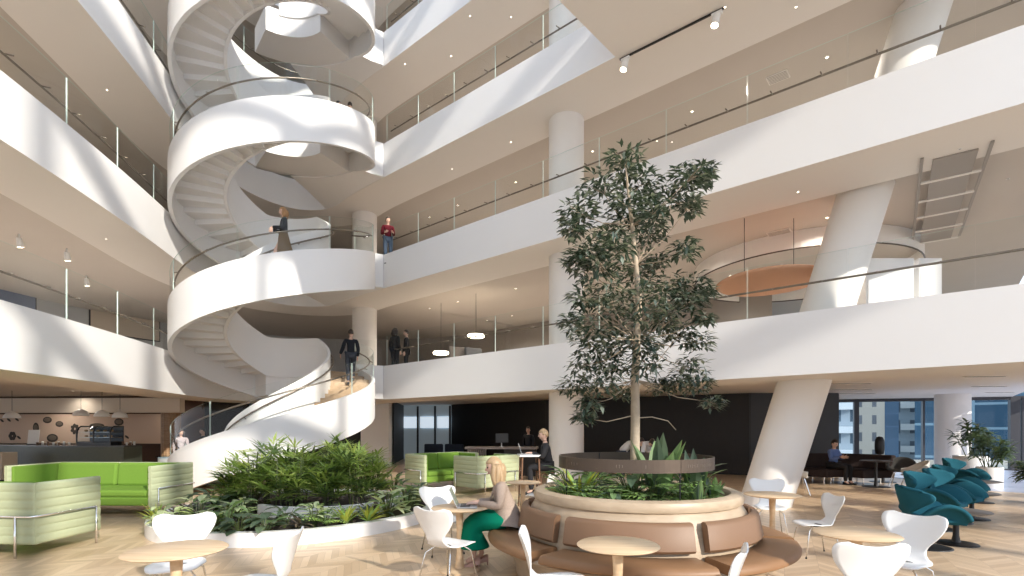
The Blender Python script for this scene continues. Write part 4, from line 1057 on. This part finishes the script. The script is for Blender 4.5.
def hand_mb(mb, wr, d, nrm, s=1.0, curl=.5, side=1):
    # palm plus four unequal fingers and a thumb off its side
    d = Vector(d).normalized(); nrm = Vector(nrm); nrm = (nrm-d*nrm.dot(d)).normalized(); sd = d.cross(nrm)*side; wr = Vector(wr)
    rows = []
    for t, hw, th in ((-.01,.024,.020),(.025,.032,.017),(.06,.040,.015),(.088,.041,.012),(.096,.036,.008)):
        rows.append([wr+d*t*s+sd*hw*s*math.cos(2*PI*k/10)+nrm*th*s*math.sin(2*PI*k/10) for k in range(10)])
    mb.grid(rows, 0, closed=True); mb.add(rows[-1], [tuple(range(10))], 0)
    for j, (off, L_) in enumerate(((-.029,.066),(-.010,.076),(.010,.071),(.028,.055))):
        p = wr+d*.084*s+sd*off*s; path = [p]; dd = d+sd*off*2.0; dd.normalize()
        for q, f in enumerate((.42,.32,.26)):
            dd = (dd-nrm*curl*(.35+.25*q+.05*j)).normalized(); p = p+dd*L_*f*s; path.append(p)
        mb.tube(path, [.0092*s,.0088*s,.008*s,.0058*s], 8, 0)
    p = wr+d*.025*s-sd*.028*s; path = [p]; dd = (d*.75-sd*.65-nrm*.25).normalized()
    for f in (.030,.026,.020): p = p+dd*f*s; path.append(p); dd = (dd+d*.25-nrm*curl*.2).normalized()
    mb.tube(path, [.013*s,.0105*s,.0095*s,.0065*s], 8, 0)
STAND = dict(pelvis=(0,.0,.96), waist=(0,.0,1.08), chest=(0,.0,1.27), nbase=(0,.01,1.42), neck=(0,0,1.50), head=(0,-.015,1.615),
  sh=((-.17,.01,1.39),(.17,.01,1.39)), el=((-.215,.03,1.12),(.215,.03,1.12)), wr=((-.21,-.06,.88),(.21,-.06,.88)),
  hip=((-.09,0,.93),(.09,0,.93)), kn=((-.095,-.02,.51),(.095,-.02,.51)), an=((-.095,.03,.085),(.095,.03,.085)), hand=((0,-.1,-1),(0,-.1,-1)))
def figure(label, loc, rz, J, top=BLACKC, legs=NAVY, hair=HAIRD, hairlen=0, skirt=None, scale=1.0, shoe=BLACKM, yaw=0, pitch=0, sleeve=1.0, curl=.45, handn=None, heel=0, female=False, skin=SKIN, jacket=None):
    J = {**STAND, **J}; V = Vector
    e = thing('person', label, 'person', loc, rz); e.scale = (scale,)*3
    k = .9 if female else 1.0
    core = [(J['pelvis'], .125), (J['waist'], .100*k), (J['chest'], .120*k), (V(J['chest']).lerp(V(J['nbase']), .62), .088*k), (J['nbase'], .058), (J['neck'], .046*k)]
    def arms(nodes, edges, base, grow, wrist):
        for s in (0, 1):
            i = len(nodes); sh, el, wr = V(J['sh'][s]), V(J['el'][s]), V(J['wr'][s])
            nodes += [(sh, .058*k+grow), (sh.lerp(el, .5), .047*k+grow), (el, .040*k+grow), (el.lerp(wr, .4), .038*k+grow), (el.lerp(wr, wrist), (.024 if wrist > .95 else .03)*k+grow)]
            edges += [(base, i), (i, i+1), (i+1, i+2), (i+2, i+3), (i+3, i+4)]
    def legs_(nodes, edges, base, grow, end):
        for s in (0, 1):
            i = len(nodes); hp_, kn, an = V(J['hip'][s]), V(J['kn'][s]), V(J['an'][s])
            nodes += [(hp_, .082+grow), (hp_.lerp(kn, .5), .072+grow), (kn, .054+grow), (kn.lerp(an, .4), .050+grow), (kn.lerp(an, end), .034+grow)]
            edges += [(base, i), (i, i+1), (i+1, i+2), (i+2, i+3), (i+3, i+4)]
    nodes = list(core); edges = [(0,1),(1,2),(2,3),(3,4),(4,5)]; arms(nodes, edges, 3, 0, 1); legs_(nodes, edges, 0, 0, 1)
    # foot inside the shoe
    for s in (0, 1):
        an = V(J['an'][s]); i = len(nodes); f = V(J.get('foot', ((0,-1,0),(0,-1,0)))[s]).normalized(); nodes.append((an+f*.10+V((0,0,-.045-heel*.3)), .03)); edges.append((len(core)+10+5*s+4, i))
    mb = MB(); to_mb(skin_mesh(nodes, edges), mb)
    mb.cyl(V(J['neck'])-V((0,0,.02)), V(J['head'])-V((0,-.015,.05)), .050*k, .047*k, 14)
    M = head_mb(mb, J['head'], yaw, pitch)
    for s in (0, 1):
        d = V(J['hand'][s]); n_ = handn[s] if handn else ((1,0,0) if s == 0 else (-1,0,0))
        hand_mb(mb, V(J['wr'][s]), d, V(n_)*-1, 1.0*(.92 if female else 1), curl, 1 if s == 0 else -1)
    mb.build('body', [skin, EYED, LIP], e, smooth=True, fix=True)
    # top
    nodes = [(V(J['pelvis'])-V((0,0,.03)) if jacket else J['pelvis'], .195 if jacket else .135*(1 if not skirt else .9)), (J['waist'], .100*k+(.055 if jacket else .022)), (J['chest'], .122*k+.026), (V(J['chest']).lerp(V(J['nbase']), .64), .118*k), (V(J['nbase']).lerp(V(J['neck']), .30), .072)]
    edges = [(0,1),(1,2),(2,3),(3,4)]; arms(nodes, edges, 3, .020, .97 if sleeve else .3)
    to_mb(skin_mesh(nodes, edges), MB2 := MB())
    if jacket:
        w0, p0 = V(J['waist']), V(J['pelvis']); n = 28
        MB2.grid([[w0.lerp(p0, t)+V((rx*math.cos(2*PI*q/n), ry*math.sin(2*PI*q/n)-.01, dz-.05*max(0, math.sin(2*PI*q/n))*t)) for q in range(n)] for t, rx, ry, dz in ((-.2,.15,.135,0),(.3,.172,.155,0),(.8,.20,.18,-.01),(1.1,.222,.20,-.03))], closed=True)
    MB2.build('top', top, e, smooth=True, fix=True)
    if skirt is None:
        nodes = [(V(J['pelvis'])+V((0,0,.02)), .138)]; edges = []; legs_(nodes, edges, 0, .016, .98)
        to_mb(skin_mesh(nodes, edges), MB2 := MB()); MB2.build('trousers', legs, e, smooth=True)
    else:
        MB2 = MB(); rows = []
        for (c, rx, ry, tilt) in skirt[1]:
            R3 = Matrix.Rotation(tilt, 3, 'X'); n = 28
            rows.append([V(c)+R3 @ V((rx*math.cos(2*PI*q/n)*(1+.04*math.sin(q*2.6)*(len(rows) > 2)), ry*math.sin(2*PI*q/n), 0)) for q in range(n)])
        MB2.grid(rows, closed=True); MB2.build('skirt', skirt[0], e, smooth=True, solid=.008, sub=1)
    for s in (0, 1):
        an = V(J['an'][s]); f = V(J.get('foot', ((0,-1,0),(0,-1,0)))[s]); f.z = 0; f.normalize(); MB2 = MB(); zf = an.z-.085
        sd = V((-f.y, f.x, 0)); rows = []
        for t, hw, h in ((-.075,.028,.075),(-.05,.036,.085),(.02,.040,.075),(.09,.045,.055),(.15,.040,.042),(.185,.018,.028)):
            hz_ = heel*max(0, min(1, (.10-t)/.15)); b = an+f*t; b.z = zf+hz_*0+ (hz_ if heel else 0)
            if heel: b.z = zf-heel+hz_+heel*0
            rows.append([b+sd*hw, b+sd*hw*.9+V((0,0,h*.7)), b+V((0,0,h)), b-sd*hw*.9+V((0,0,h*.7)), b-sd*hw])
        MB2.grid(rows, closed=True); MB2.add(rows[0], [(0,1,2,3,4)]); MB2.add(rows[-1], [(4,3,2,1,0)])
        if heel: MB2.cyl(an+f*-.062+V((0,0,-.085)), V((an.x-f.x*.066, an.y-f.y*.066, zf-heel)), .014, .006, 8)
        MB2.build('shoe', shoe, e, smooth=True, angle=.9)
    # hair: cap over the skull plus an optional fall behind the shoulders
    MB2 = MB(); hm = MB(); hm.sph((0,0,0), (1,1,1), 28, 20); c = V(J['head']); keep = []
    cut = -.55 if hairlen else -.15
    pts = []
    for x, y, z in hm.v:
        g = 1.10+.02*math.sin(9*x+4*y)+.015*math.sin(14*z)
        q = V((x*.076*g, y*.098*g+.004, z*.118*g+.004))
        inside = (y < -.25 and z < .42) or (z < cut and y < .35) or (z < -.45 and not hairlen)
        if inside: q = V((x*.05, y*.05+.01, z*.05))
        pts.append(M @ q+c)
    MB2.add(pts, hm.f)
    if hairlen:
        hm2 = MB()
        for a in range(-4, 5):
            an_ = a/4*1.75; p0 = V((math.sin(an_)*.072, math.cos(an_)*.088+.008, .045)); path = [p0]; L_ = hairlen*(1-.10*abs(a)/4)
            for q in range(1, 7): t = q/6; path.append(V((p0.x*(1.08+.22*math.sin(t*2.5)), p0.y*1.08+.012*t+.01*math.sin(a*2+q), p0.z-L_*t)))
            hm2.tube(path, [.024,.032,.035,.035,.032,.026,.010], 8)
        MB2.add([Matrix.Rotation(yaw, 3, 'Z') @ V(p)+c for p in hm2.v], hm2.f)
    MB2.build('hair', hair, e, smooth=True, fix=False)
    return e
def seated(z=.45, kneeout=.42, lean=.0, arms_=None):
    d = dict(pelvis=(0,.0,z+.10), waist=(0,-.02-lean*.3,z+.22), chest=(0,-.04-lean*.7,z+.40), nbase=(0,-.05-lean,z+.55), neck=(0,-.06-lean*1.1,z+.63), head=(0,-.085-lean*1.25,z+.735),
      sh=((-.165,-.04-lean*.9,z+.52),(.165,-.04-lean*.9,z+.52)), el=((-.21,-.12-lean,z+.28),(.21,-.12-lean,z+.28)), wr=((-.13,-.36-lean*.8,z+.27),(.13,-.36-lean*.8,z+.27)),
      hip=((-.09,-.02,z+.09),(.09,-.02,z+.09)), kn=((-.10,-kneeout,z+.07),(.10,-kneeout,z+.07)), an=((-.10,-kneeout+.02,.085),(.10,-kneeout+.02,.085)), hand=((0,-1,-.1),(0,-1,-.1)))
    if arms_: d.update(arms_)
    return d
BLAZER = mat('beige_blazer', (.37,.29,.24), .9, spec=.1, noise=.18, nscale=60); GREEN = cloth('emerald_cloth', (.0,.17,.10)); DRESS = cloth('dark_green_top', (.012,.06,.045)); NUDE = mat('nude_shoe', (.50,.30,.24), .4)
# woman at the laptop table, sitting on the planter bench and facing the table
sk = [((0,.0,.68),.10,.08,0),((0,-.02,.61),.155,.13,-.3),((0,-.14,.575),.20,.14,-1.1),((0,-.29,.57),.205,.125,-1.4),((0,-.43,.545),.21,.125,-.95),((0,-.475,.45),.215,.14,-.3),((0,-.465,.35),.225,.165,-.05),((0,-.44,.25),.24,.19,0)]
J1 = seated(.47, .47, .09); J1['an'] = ((-.085,-.34,.135),(.06,-.44,.135)); J1['kn'] = ((-.09,-.46,.53),(.09,-.46,.53)); J1['wr'] = ((-.075,-.40,.785),(.075,-.40,.785)); J1['el'] = ((-.215,-.13,.76),(.215,-.13,.76)); J1['hand'] = ((.15,-1,-.05),(-.15,-1,-.05))
w1 = figure('blonde woman in a beige blazer and green skirt, typing on a laptop', (-.02, 6.10, 0), face(-1, -.06), J1, BLAZER, None, HAIRB, .30, (GREEN, sk), .98, NUDE, 0, .16, heel=.05, female=True, handn=((0,0,-1),(0,0,-1)), curl=.35, jacket=True)
for sx in (-1, 1):
    m = MB(); m.grid([[(sx*(.012+.055*w_*(1-t)), -.235+.055*t-.012*w_, .80+.20*t) for w_ in (0, .5, 1)] for t in (0, .25, .5, .75, 1)]); m.build('lapel', BLAZER, w1, solid=.010, smooth=True)
m = MB(); m.grid([[(sx*.05*t, -.205+.055*t, .84+.17*t) for sx in (-1, 0, 1)] for t in (0, .5, 1)]); m.build('neckline', DRESS, w1, solid=.004)
# woman on the bar stool
J2 = seated(.77, .40, .02); J2['an'] = ((-.09,-.34,.36),(.09,-.36,.36)); J2['wr'] = ((-.10,-.36,1.135),(.10,-.36,1.135)); J2['hand'] = ((.1,-1,-.0),(-.1,-1,-.0))
figure('woman in a black jacket with tied blonde hair, sitting at the bar table', (.76, 10.6, 0), face(-1, 0), J2, BLACKC, BLACKC, HAIRB, 0, female=True, pitch=.10, handn=((0,0,-1),(0,0,-1)))
figure('man in a dark suit standing behind the reception desk', (.60, 18.8, 0), face(-.5, -.8), {}, BLACKC, BLACKC, HAIRD, 0, scale=.98, yaw=.2)
# on the stair and galleries
def stair_pt(n, phi, r): 
    a, b = Vector(hp(phi, r)), Vector(hp(phi+4, r)); z = hz(n, phi); return (a.x, a.y, z), face(b.x-a.x, b.y-a.y)
WALK = dict(kn=((-.09,-.20,.55),(.09,.02,.50)), an=((-.09,-.16,.16),(.09,.16,.085)), el=((-.21,.09,1.12),(.24,-.08,1.13)), wr=((-.20,.02,.88),(.30,-.24,.98)))
cnt = 21; rs = 3.5/21; dp = (306-70)/21
k = 17; ph = 70+dp*(k+.45); p, r_ = stair_pt(0, ph, 2.05); p = (p[0], p[1], rs*(k+1))
WK2 = dict(WALK); WK2['an'] = ((-.09,-.17,.085+rs),(.09,.14,.085)); WK2['kn'] = ((-.09,-.24,.62),(.09,-.02,.50))
figure('man in dark clothes seen from behind, climbing the lowest stair flight', p, r_, WK2, cloth('dark_jumper', (.02,.024,.032)), cloth('dark_blue_trousers', (.05,.058,.075)), HAIRD)
long_sk = [((0,0,1.06),.115,.10,0),((0,0,.95),.165,.13,0),((0,.02,.7),.185,.17,0),((0,.06,.45),.21,.22,0),((0,.10,.22),.23,.28,0)]
(qx, qy, qz), qr = stair_pt(1, 183, 2.08); q = Vector((qx, qy)); BRSK = cloth('brown_skirt', (.20,.145,.095))
figure('red haired woman in a long brown skirt walking down the spiral stair', (qx, qy, qz), qr+PI, {**WALK, 'wr':((-.10,-.30,1.12),(.10,-.30,1.12)), 'el':((-.20,-.02,1.12),(.20,-.02,1.12))}, BLACKC, None, mat('ginger_hair', (.36,.19,.08), .5), .22, (BRSK, long_sk), .97, BLACKM, female=True, pitch=.12)
q = P(388, 240, 18.05); figure('man in a dark red shirt standing at the glass of the second gallery', (q.x, q.y, FLR(2)), face(.35, -.9), {'wr':((-.14,-.26,1.08),(.16,-.24,1.10)), 'hand':((.5,-.8,.1),(-.5,-.8,.1))}, cloth('maroon_shirt', (.16,.02,.03)), cloth('jeans', (.10,.14,.20)), HAIRD, scale=.97, yaw=.4)
figure('person in long black clothes facing away, at the glass of the first gallery', (-4.15, 18.15, FLR(1)), face(.5, .8), {}, BLACKC, BLACKC, HAIRD, .25, scale=.98, female=True)
figure('man in dark clothes behind the person in black on the first gallery', (-3.78, 18.35, FLR(1)), face(-.9, -.1), {}, cloth('charcoal_cloth', (.03,.03,.032)), BLACKC, HAIRD, scale=.96)
figure('person in a white shirt standing on the third level stair landing', (-5.62, 17.75, FLR(3)), face(-.3, .9), {}, WHITEC, NAVY, HAIRD, scale=.95)
figure('dark clothed person beside the white shirt on the third level stair landing', (-6.02, 17.7, FLR(3)), face(.9, .3), {}, BLACKC, NAVY, HAIRD, scale=.95)
# people bent over behind the planter
BEND = dict(waist=(0,-.06,1.07), chest=(0,-.20,1.19), nbase=(0,-.33,1.24), neck=(0,-.40,1.255), head=(0,-.50,1.26), sh=((-.17,-.27,1.25),(.17,-.27,1.25)), el=((-.22,-.34,.99),(.22,-.34,.99)), wr=((-.12,-.50,.84),(.12,-.50,.84)))
figure('person in a white shirt bending forward behind the tree trunk', (3.72, 13.9, 0), face(-.1, -1), BEND, WHITEC, BLACKC, HAIRD, pitch=.9)
figure('person in a white shirt turned sideways behind the tree trunk', (3.05, 14.2, 0), face(.9, -.3), BEND, WHITEC, NAVY, HAIRD, pitch=.5)
e = thing('work_table', 'dark worktable behind the round planter, under the bending people', 'table', (3.6, 12.95, 0), 0)
m = MB(); m.box((0,0,.73), (1.9,.7,.04)); m.build('table_top', DT2, e, bevel=.005)
for sx in (-1, 1):
    for sy in (-1, 1): m = MB(); m.cyl((sx*.88, sy*.28, .71), (sx*.88, sy*.28, 0), .02); m.build('leg', BLACKM, e)
BLUE = cloth('blue_shirt', (.13,.20,.42))
figure('man in a blue shirt sitting on the dark curved sofa, reading', (9.62, 15.35, 0), face(.35, -.9), {**seated(.45, .48, -.02), 'wr':((-.08,-.30,.80),(.08,-.30,.80))}, BLUE, BLACKC, HAIRD, pitch=.35)
figure('person in a pale pink top standing behind the stair foot', (P(181,440,17.2).x, 17.2, 0), face(.6, -.8), {}, cloth('pink_top', (.50,.44,.46)), BLACKC, HAIRD, .2, scale=.93, female=True)
figure('person in black standing in the dark opening behind the stair', (P(203,440,18.3).x, 18.3, 0), face(-.6, -.8), {}, BLACKC, BLACKC, HAIRD, scale=.95)
# ================================================================== gallery furniture and fittings
# orange ceiling disc, white cabinets, lamps and seats seen through the glass of the first gallery on the right
ORG = mat('orange_felt', (.66,.36,.22), .85)
a, b = P(715,285,12.5), P(812,285,12.5)
e = thing('pendant_disc', 'large orange oval disc lamp hanging in the first gallery beside the slanted column', 'lamp', (6.25, 12.45, 5.2), .0)
m = MB(); n = 48
for (z, s_) in ((0,1),): m.sph((0,0,0), (1.2,1.3,.13), 48, 10)
m.build('disc', ORG, e, smooth=True)
for sx in (-.6, .6):
    m = MB(); m.cyl((sx,0,.1), (sx,0,1.55), .008, n=6); m.build('cord', BLACKM, e)
m = MB(); R_ = [(8.9+3.05*math.cos(t), 15.9+3.05*math.sin(t)) for t in [2*PI*k/64 for k in range(64)]]
m.grid([[(x, y, 6.30) for x, y in R_], [(x, y, 6.77) for x, y in R_]], closed=True); m.tube([(x, y, 6.30) for x, y in R_], .02, 6, 1, closed=True); struct(m.build('ceiling_ring', [SOFFIT, BRONZE]))
for (x0, x1, yt, d, lb) in ((866,914,258,11.75,'large white box cabinet standing right of the slanted column on the first gallery'), (919,942,258,11.9,'narrow white box cabinet beside the larger one on the first gallery')):
    a, b = P(x0, yt, d), P(x1, yt, d); e = thing('white_cabinet', lb, 'cabinet', ((a.x+b.x)/2, d+.25, FLR(1)), 0)
    h = a.z-FLR(1); m = MB(); m.box((0,0,h/2+.03), (b.x-a.x, .5, h-.06)); m.build('body', WHITE, e, bevel=.01)
    m = MB(); m.box((0,-.255,h/2+.03), (b.x-a.x-.06, .012, h-.14)); m.build('door', WHITE, e)
    m = MB(); m.box((0,0,.02), (b.x-a.x-.06, .44, .04)); m.build('plinth', BLACKM, e)
# ceiling cassette with slots in the second floor soffit on the right
e = thing('ceiling_cassette', 'long ceiling vent panel with dark slots over the right first gallery', 'vent', (8.55, 10.0, 6.53), 0)
CAS = mat('vent_grey', (.34,.31,.28), .6); dd = Vector((1.0, 1.35)).normalized(); ang = math.atan2(dd.y, dd.x)
for k in range(5):
    c = dd*(k*1.05-.6); m = MB(); m.box((c.x, c.y, -.0), (.95,.62,.03), ang); m.build('grille', CAS, e)
    m = MB(); m.box((c.x+dd.x*.525, c.y+dd.y*.525, -.01), (.08,.9,.03), ang); m.build('bar', SOFFIT, e)
for sg in (-1, 1):
    c = Vector((-dd.y, dd.x))*sg*.47+dd*1.4; m = MB(); m.box((c.x, c.y, -.0), (5.3,.05,.03), ang); m.build('slot', CAS, e)
for px, py, L, lb in ((650,76,3,0),(784,248,2,1)):
    pass
def ceil_thing(px, py, z):
    d = (z-EYE)*512/(HZ-py); return Vector(((px-512)/512*d, d, z))
for (px, py, z, w_, d_, lb) in ((778,77,10.67,.50,.36,'grey square ceiling vent over the second gallery on the right'), (779,232,6.77,.55,.30,'grey ceiling vent over the first gallery, left of the slanted column')):
    q = ceil_thing(px, py, z); e = thing('ceiling_vent', lb, 'vent', (q.x, q.y, z-.012), -.7)
    m = MB(); m.box((0,0,0), (w_, d_, .022)); m.build('frame', SOFFIT, e)
    for k in range(6): m = MB(); m.box((0, -d_*.4+d_*.16*k, -.008), (w_*.9, d_*.09, .014), M=Matrix.Rotation(.3, 3, 'X')); m.build('slat', CAS, e)
# track light under the projecting slab
q0, q1 = ceil_thing(620,59,10.446), ceil_thing(724,7,10.446); dv = (q1-q0); an = math.atan2(dv.y, dv.x)
e = thing('track_light', 'two white spotlights on a dark track under the projecting slab', 'light', (q0+q1)/2, an)
m = MB(); m.box((0,0,-.02), (dv.length,.035,.035)); m.build('track', BLACKM, e)
for t in (-.44, .44):
    m = MB(); m.box((dv.length*t,0,-.07), (.22,.08,.07)); s_ = m.build('adapter', SHELLW, e, bevel=.01)
    m = MB(); m.cyl((dv.length*t,0,-.10), (dv.length*t-.03,-.05,-.33), .075, .085, 18); s_ = m.build('spot', SHELLW, e, smooth=True, angle=.6)
    m = MB(); m.cyl((dv.length*t-.0305,-.051,-.332), (dv.length*t-.031,-.052,-.338), .07, n=18); m.build('lens', EMITW, s_)
# recessed fittings: ring and lens; those given power carry an added fill lamp
SPOTS = []
def downlight(x, y, z, lb, grp, power=0, glow=True):
    e = thing('downlight', lb, 'light', (x, y, z), 0, grp); e.scale = (.75,.75,.75) if power else (.5,.5,.6)
    m = MB(); m.lathe([(.04,-.010),(.058,-.008),(.062,0),(.04,0)], n=20); m.build('ring', SHELLW, e, smooth=True)
    m = MB(); m.lathe([(0,-.005),(.04,-.005)], n=16); m.build('lens', EMITW if glow else CAS, e)
    if power:
        l = bpy.data.lights.new('lamp', 'SPOT'); l.energy = power; l.spot_size = math.radians(150); l.spot_blend = .9; l.shadow_soft_size = .04; l.color = (1, .90, .79)
        o = bpy.data.objects.new('lamp', l); COL.objects.link(o); o.parent = e; o.location = (0,0,-.03)
LN = {1:'ground floor', 2:'first gallery', 3:'second gallery', 4:'third gallery', 5:'fourth gallery'}
def along(i0, i1, n):
    return [int(i0+(i1-i0)*(k+.5)/n) for k in range(n)]
iS, iE, iM = near_i(-8.1,2), near_i(-9.7,14.5), near_i(-6.2,19.45)
DLN = 0
for L in range(1, 6):  # rows of lit downlights added to brighten the dark gallery interiors
    PW = {1:45, 2:260, 3:260, 4:260, 5:120}[L]
    for side, i0, i1, n in (('cafe side', iS, iE, 4), ('tree side', iM, N-8, 6)):
        for d, zz in ((3.6, B[L]+.22), (7.0, B[L]+.22)):
            if L == 1 and d > 5: continue
            ring = offs(EDGE, d)
            for i in along(i0, i1, n):
                x, y = ring[i]
                if L == 1 and (side == 'cafe side' and y > 15): continue
                downlight(x, y, zz, 'small added fill downlight over the %s, %s' % (LN[L], side), 'added downlights over the %s, %s' % (LN[L], side), PW)
for px, py, z in ((470,16,14.35),(511,142,10.45),(672,142,10.67),(725,7,10.45),(657,141,10.67),(796,7,10.45),(798,192,6.55),(960,149,6.55),(1008,179,6.55),(405,64,14.35),(451,56,14.35),(107,90,10.45),(106,239,6.55),(452,169,10.45),(511,17,14.35)):
    q = ceil_thing(px, py, z); downlight(q.x, q.y, z, 'small dark round fitting in the pale soffit by the ceiling vent panel' if px > 950 else 'small round light fitting in the pale gallery edge soffit', 'dark soffit fittings' if px > 950 else 'light fittings in the edge soffits', 0, px < 950)
for px, py, w_ in ((850,374.5,1.15),(848,383,1.2),(852,389,1.2),(856,393,1.3),(985,376,.9),(990,386,.9),(1000,392,.9)):
    q = ceil_thing(px, py, 2.87); e = thing('linear_vent', 'dark slot vent in the ground floor ceiling, %s' % ('near the slanted column' if px < 900 else 'before the right window'), 'vent', (q.x, q.y, 2.862), -.1, 'ceiling slots %s' % ('near the slanted column' if px < 900 else 'before the right window'))
    m = MB(); m.box((0,0,0), (w_,.14,.016)); m.build('frame', SOFFIT, e); m = MB(); m.box((0,0,-.006), (w_-.06,.09,.012)); m.build('slot', BLACKM, e)
# gallery lamps and seats seen through the first gallery glass
for px, py, lb in ((476,336,'glowing flat round lamp nearest the white column on the first gallery'), (441,353,'glowing flat round lamp lower, nearer the couple in black on the first gallery')):
    q = P(px, py, 19.5 if px > 460 else 21); e = thing('pendant_lamp', lb, 'lamp', q, 0)
    m = MB(); m.lathe([(0,-.05),(.30,-.05),(.33,0),(.30,.05),(0,.07)], n=28); m.build('lamp_shade', EMITW, e, smooth=True)
    m = MB(); m.cyl((0,0,.06), (0,0,6.77-q.z), .008, n=6); m.build('cord', BLACKM, e)
GRF = cloth('grey_felt', (.20,.20,.20))
for k, (px, w_) in enumerate(((462,.9),(478,.9))):
    q = P(px, 360, 18.4+k*.2); e = thing('lounge_chair', ('taupe high-backed lounge seat on the first gallery', 'dark grey high-backed lounge seat on the first gallery')[k], 'lounge chair', (q.x, q.y, FLR(1)), .6)
    mt = (cloth('taupe_felt', (.30,.25,.21)), GRF)[k]
    m = MB(); m.box((0,0,.36), (.7,.7,.18)); m.build('seat', mt, e, bevel=.05)
    m = MB(); m.box((0,.32,.75), (.7,.12,.72), M=Matrix.Rotation(-.12, 3, 'X')); m.build('backrest', mt, e, bevel=.05)
    for sx in (-1, 1):
        for sy in (-1, 1): m = MB(); m.cyl((sx*.28, sy*.28, .28), (sx*.32, sy*.32, 0), .016); m.build('leg', BLACKM, e)
# framed things on the first gallery beside the cafe
iq = near_i(-9.0, 11)
def on_wall(i, z): return (*offs(EDGE, 8.9)[i], z)
for px, py, w_, h_, lb, mt in ((119,321,2.9,1.5,'pale lit wall panel in the first gallery beside the stair', mat('panel_pale', (.55,.47,.38), .6)), (15,297,1.6,1.1,'blue-grey framed picture on the grey gallery wall at the picture edge', mat('print_blue', (.16,.20,.30), .6))):
    best = min(range(0, iB+1), key=lambda i: abs(512+512*E[9][i][0]/max(.5, E[9][i][1])-px) if E[9][i][1] > 3 else 1e9)
    p = Vector(offs(EDGE, 8.9)[best]); a_, b_ = Vector(EDGE[max(best-1,0)]), Vector(EDGE[best+1]); t = (b_-a_).normalized(); z = EYE+(HZ-py)/512*p.y
    e = thing('wall_picture', lb, 'picture', (p.x, p.y, z), math.atan2(t.y, t.x))
    m = MB(); m.box((0,0,0), (w_,.06,h_)); m.build('frame', DFR, e)
    m = MB(); m.box((0,-.035,0), (w_-.1,.01,h_-.1)); m.build('print', mt, e)
for x, y, lb in ((-13.0,13.5,'white ceiling spotlight nearest the picture edge over the first gallery beside the cafe'),(-12.7,14.6,'white ceiling spotlight in the middle of three over the first gallery beside the cafe'),(-14.3,17.2,'white ceiling spotlight deepest in the first gallery, above the pale wall panel')):
    e = thing('spotlight', lb, 'light', (x, y, 6.77), 2.2, 'gallery spotlights')
    m = MB(); m.cyl((0,0,0), (0,0,-.12), .02); m.build('stem', SHELLW, e)
    m = MB(); m.cyl((0,0,-.10), (.08,-.02,-.32), .06, .08, 16); s_ = m.build('spot', SHELLW, e, smooth=True, angle=.6)
    m = MB(); m.cyl((.081,-.02,-.322), (.084,-.021,-.33), .066, n=16); m.build('lens', EMITW, s_)
    l = bpy.data.lights.new('lamp', 'SPOT'); l.energy = 550; l.spot_size = math.radians(140); l.spot_blend = .8; l.shadow_soft_size = .05; l.color = (1,.95,.9); lo = bpy.data.objects.new('lamp', l); COL.objects.link(lo); lo.parent = e; lo.location = (.09,-.02,-.36); lo.rotation_euler = (0,-.45,0)
# downlights added to brighten the cafe
for x, y, z, pw in ((-14.5,16.9,2.6,45),(-17,18.9,2.6,70),(-12.5,18.6,2.6,35)):
    downlight(x, y, 2.87, 'small added fill downlight above the cafe counter', 'added downlights above the cafe counter', pw)
# ================================================================== the city beyond the windows
CITY = [(70,835,856,330,'tower','pale apartment tower with stacked balconies behind the first window', facade_mat('fac_balcony', (.42,.46,.50), (.06,.09,.12), 3.0, 3.0, .55), 20),
 (95,858,884,300,'tower','cream stepped tower with small windows beyond the window wall', facade_mat('fac_cream', (.46,.40,.33), (.10,.10,.11), 2.2, 3.2, .8), 26),
 (120,884,900,300,'tower','blue glass tower between the cream tower and the balcony tower', facade_mat('fac_blue', (.08,.12,.18), (.05,.085,.13), 4, 3.0, .15, .15), 30),
 (75,899,918,300,'tower','grey tower with rows of balconies left of the window column', facade_mat('fac_grey', (.26,.30,.32), (.04,.055,.075), 3.2, 3.1, .6), 24),
 (47,915,953,300,'tower','dark blue curtain wall tower behind the window column', facade_mat('fac_curtain', (.22,.31,.36), (.03,.065,.10), 1.9, 3.0, .12, .12), 16),
 (66,951,1012,300,'tower','wide blue glass office tower behind the potted plants', facade_mat('fac_office', (.24,.33,.38), (.035,.075,.115), 3.4, 3.2, .16, .10), 22),
 (44,1010,1060,300,'tower','glass tower at the picture edge behind the last window', facade_mat('fac_edge', (.24,.33,.38), (.05,.10,.15), 2.6, 3.2, .09, .10), 15)]
for i, (d, x0, x1, hh, nm, lb, mt, zt) in enumerate(CITY):
    a, b = (x0-512)/512*d, (x1-512)/512*d; top = {835:14,858:13.5,884:9,899:8,915:9.5,951:7.0,1010:9}[x0]
    z0 = -40; W_ = b-a; W_ *= math.cos(math.atan2((a+b)/2, d))*1.04; e = thing('tower', lb, 'building', ((a+b)/2*(1+6.3/math.hypot((a+b)/2, d)), d*(1+6.3/math.hypot((a+b)/2, d)), z0), -math.atan2((a+b)/2, d))
    m = MB(); m.box((0,0,(top-z0)/2), (W_, 12, top-z0)); m.build('facade', mt, e)
    m = MB(); m.box((0,0,top-z0+.4), (W_+.5, 12.5, .8)); m.build('parapet', WHITE if i in (0,1) else CHAR, e)
    if i in (0, 3):
        for k in range(8): m = MB(); m.box((0,-6.5,top-z0-3-3.2*k), (W_*.8, 1.2, .9)); m.build('balcony', WHITE if i == 0 else SHELLG, e)
m = MB(); m.box((60,150,-41), (500,260,2)); struct(m.build('ground', mat('city_ground', (.16,.18,.19), .9)))
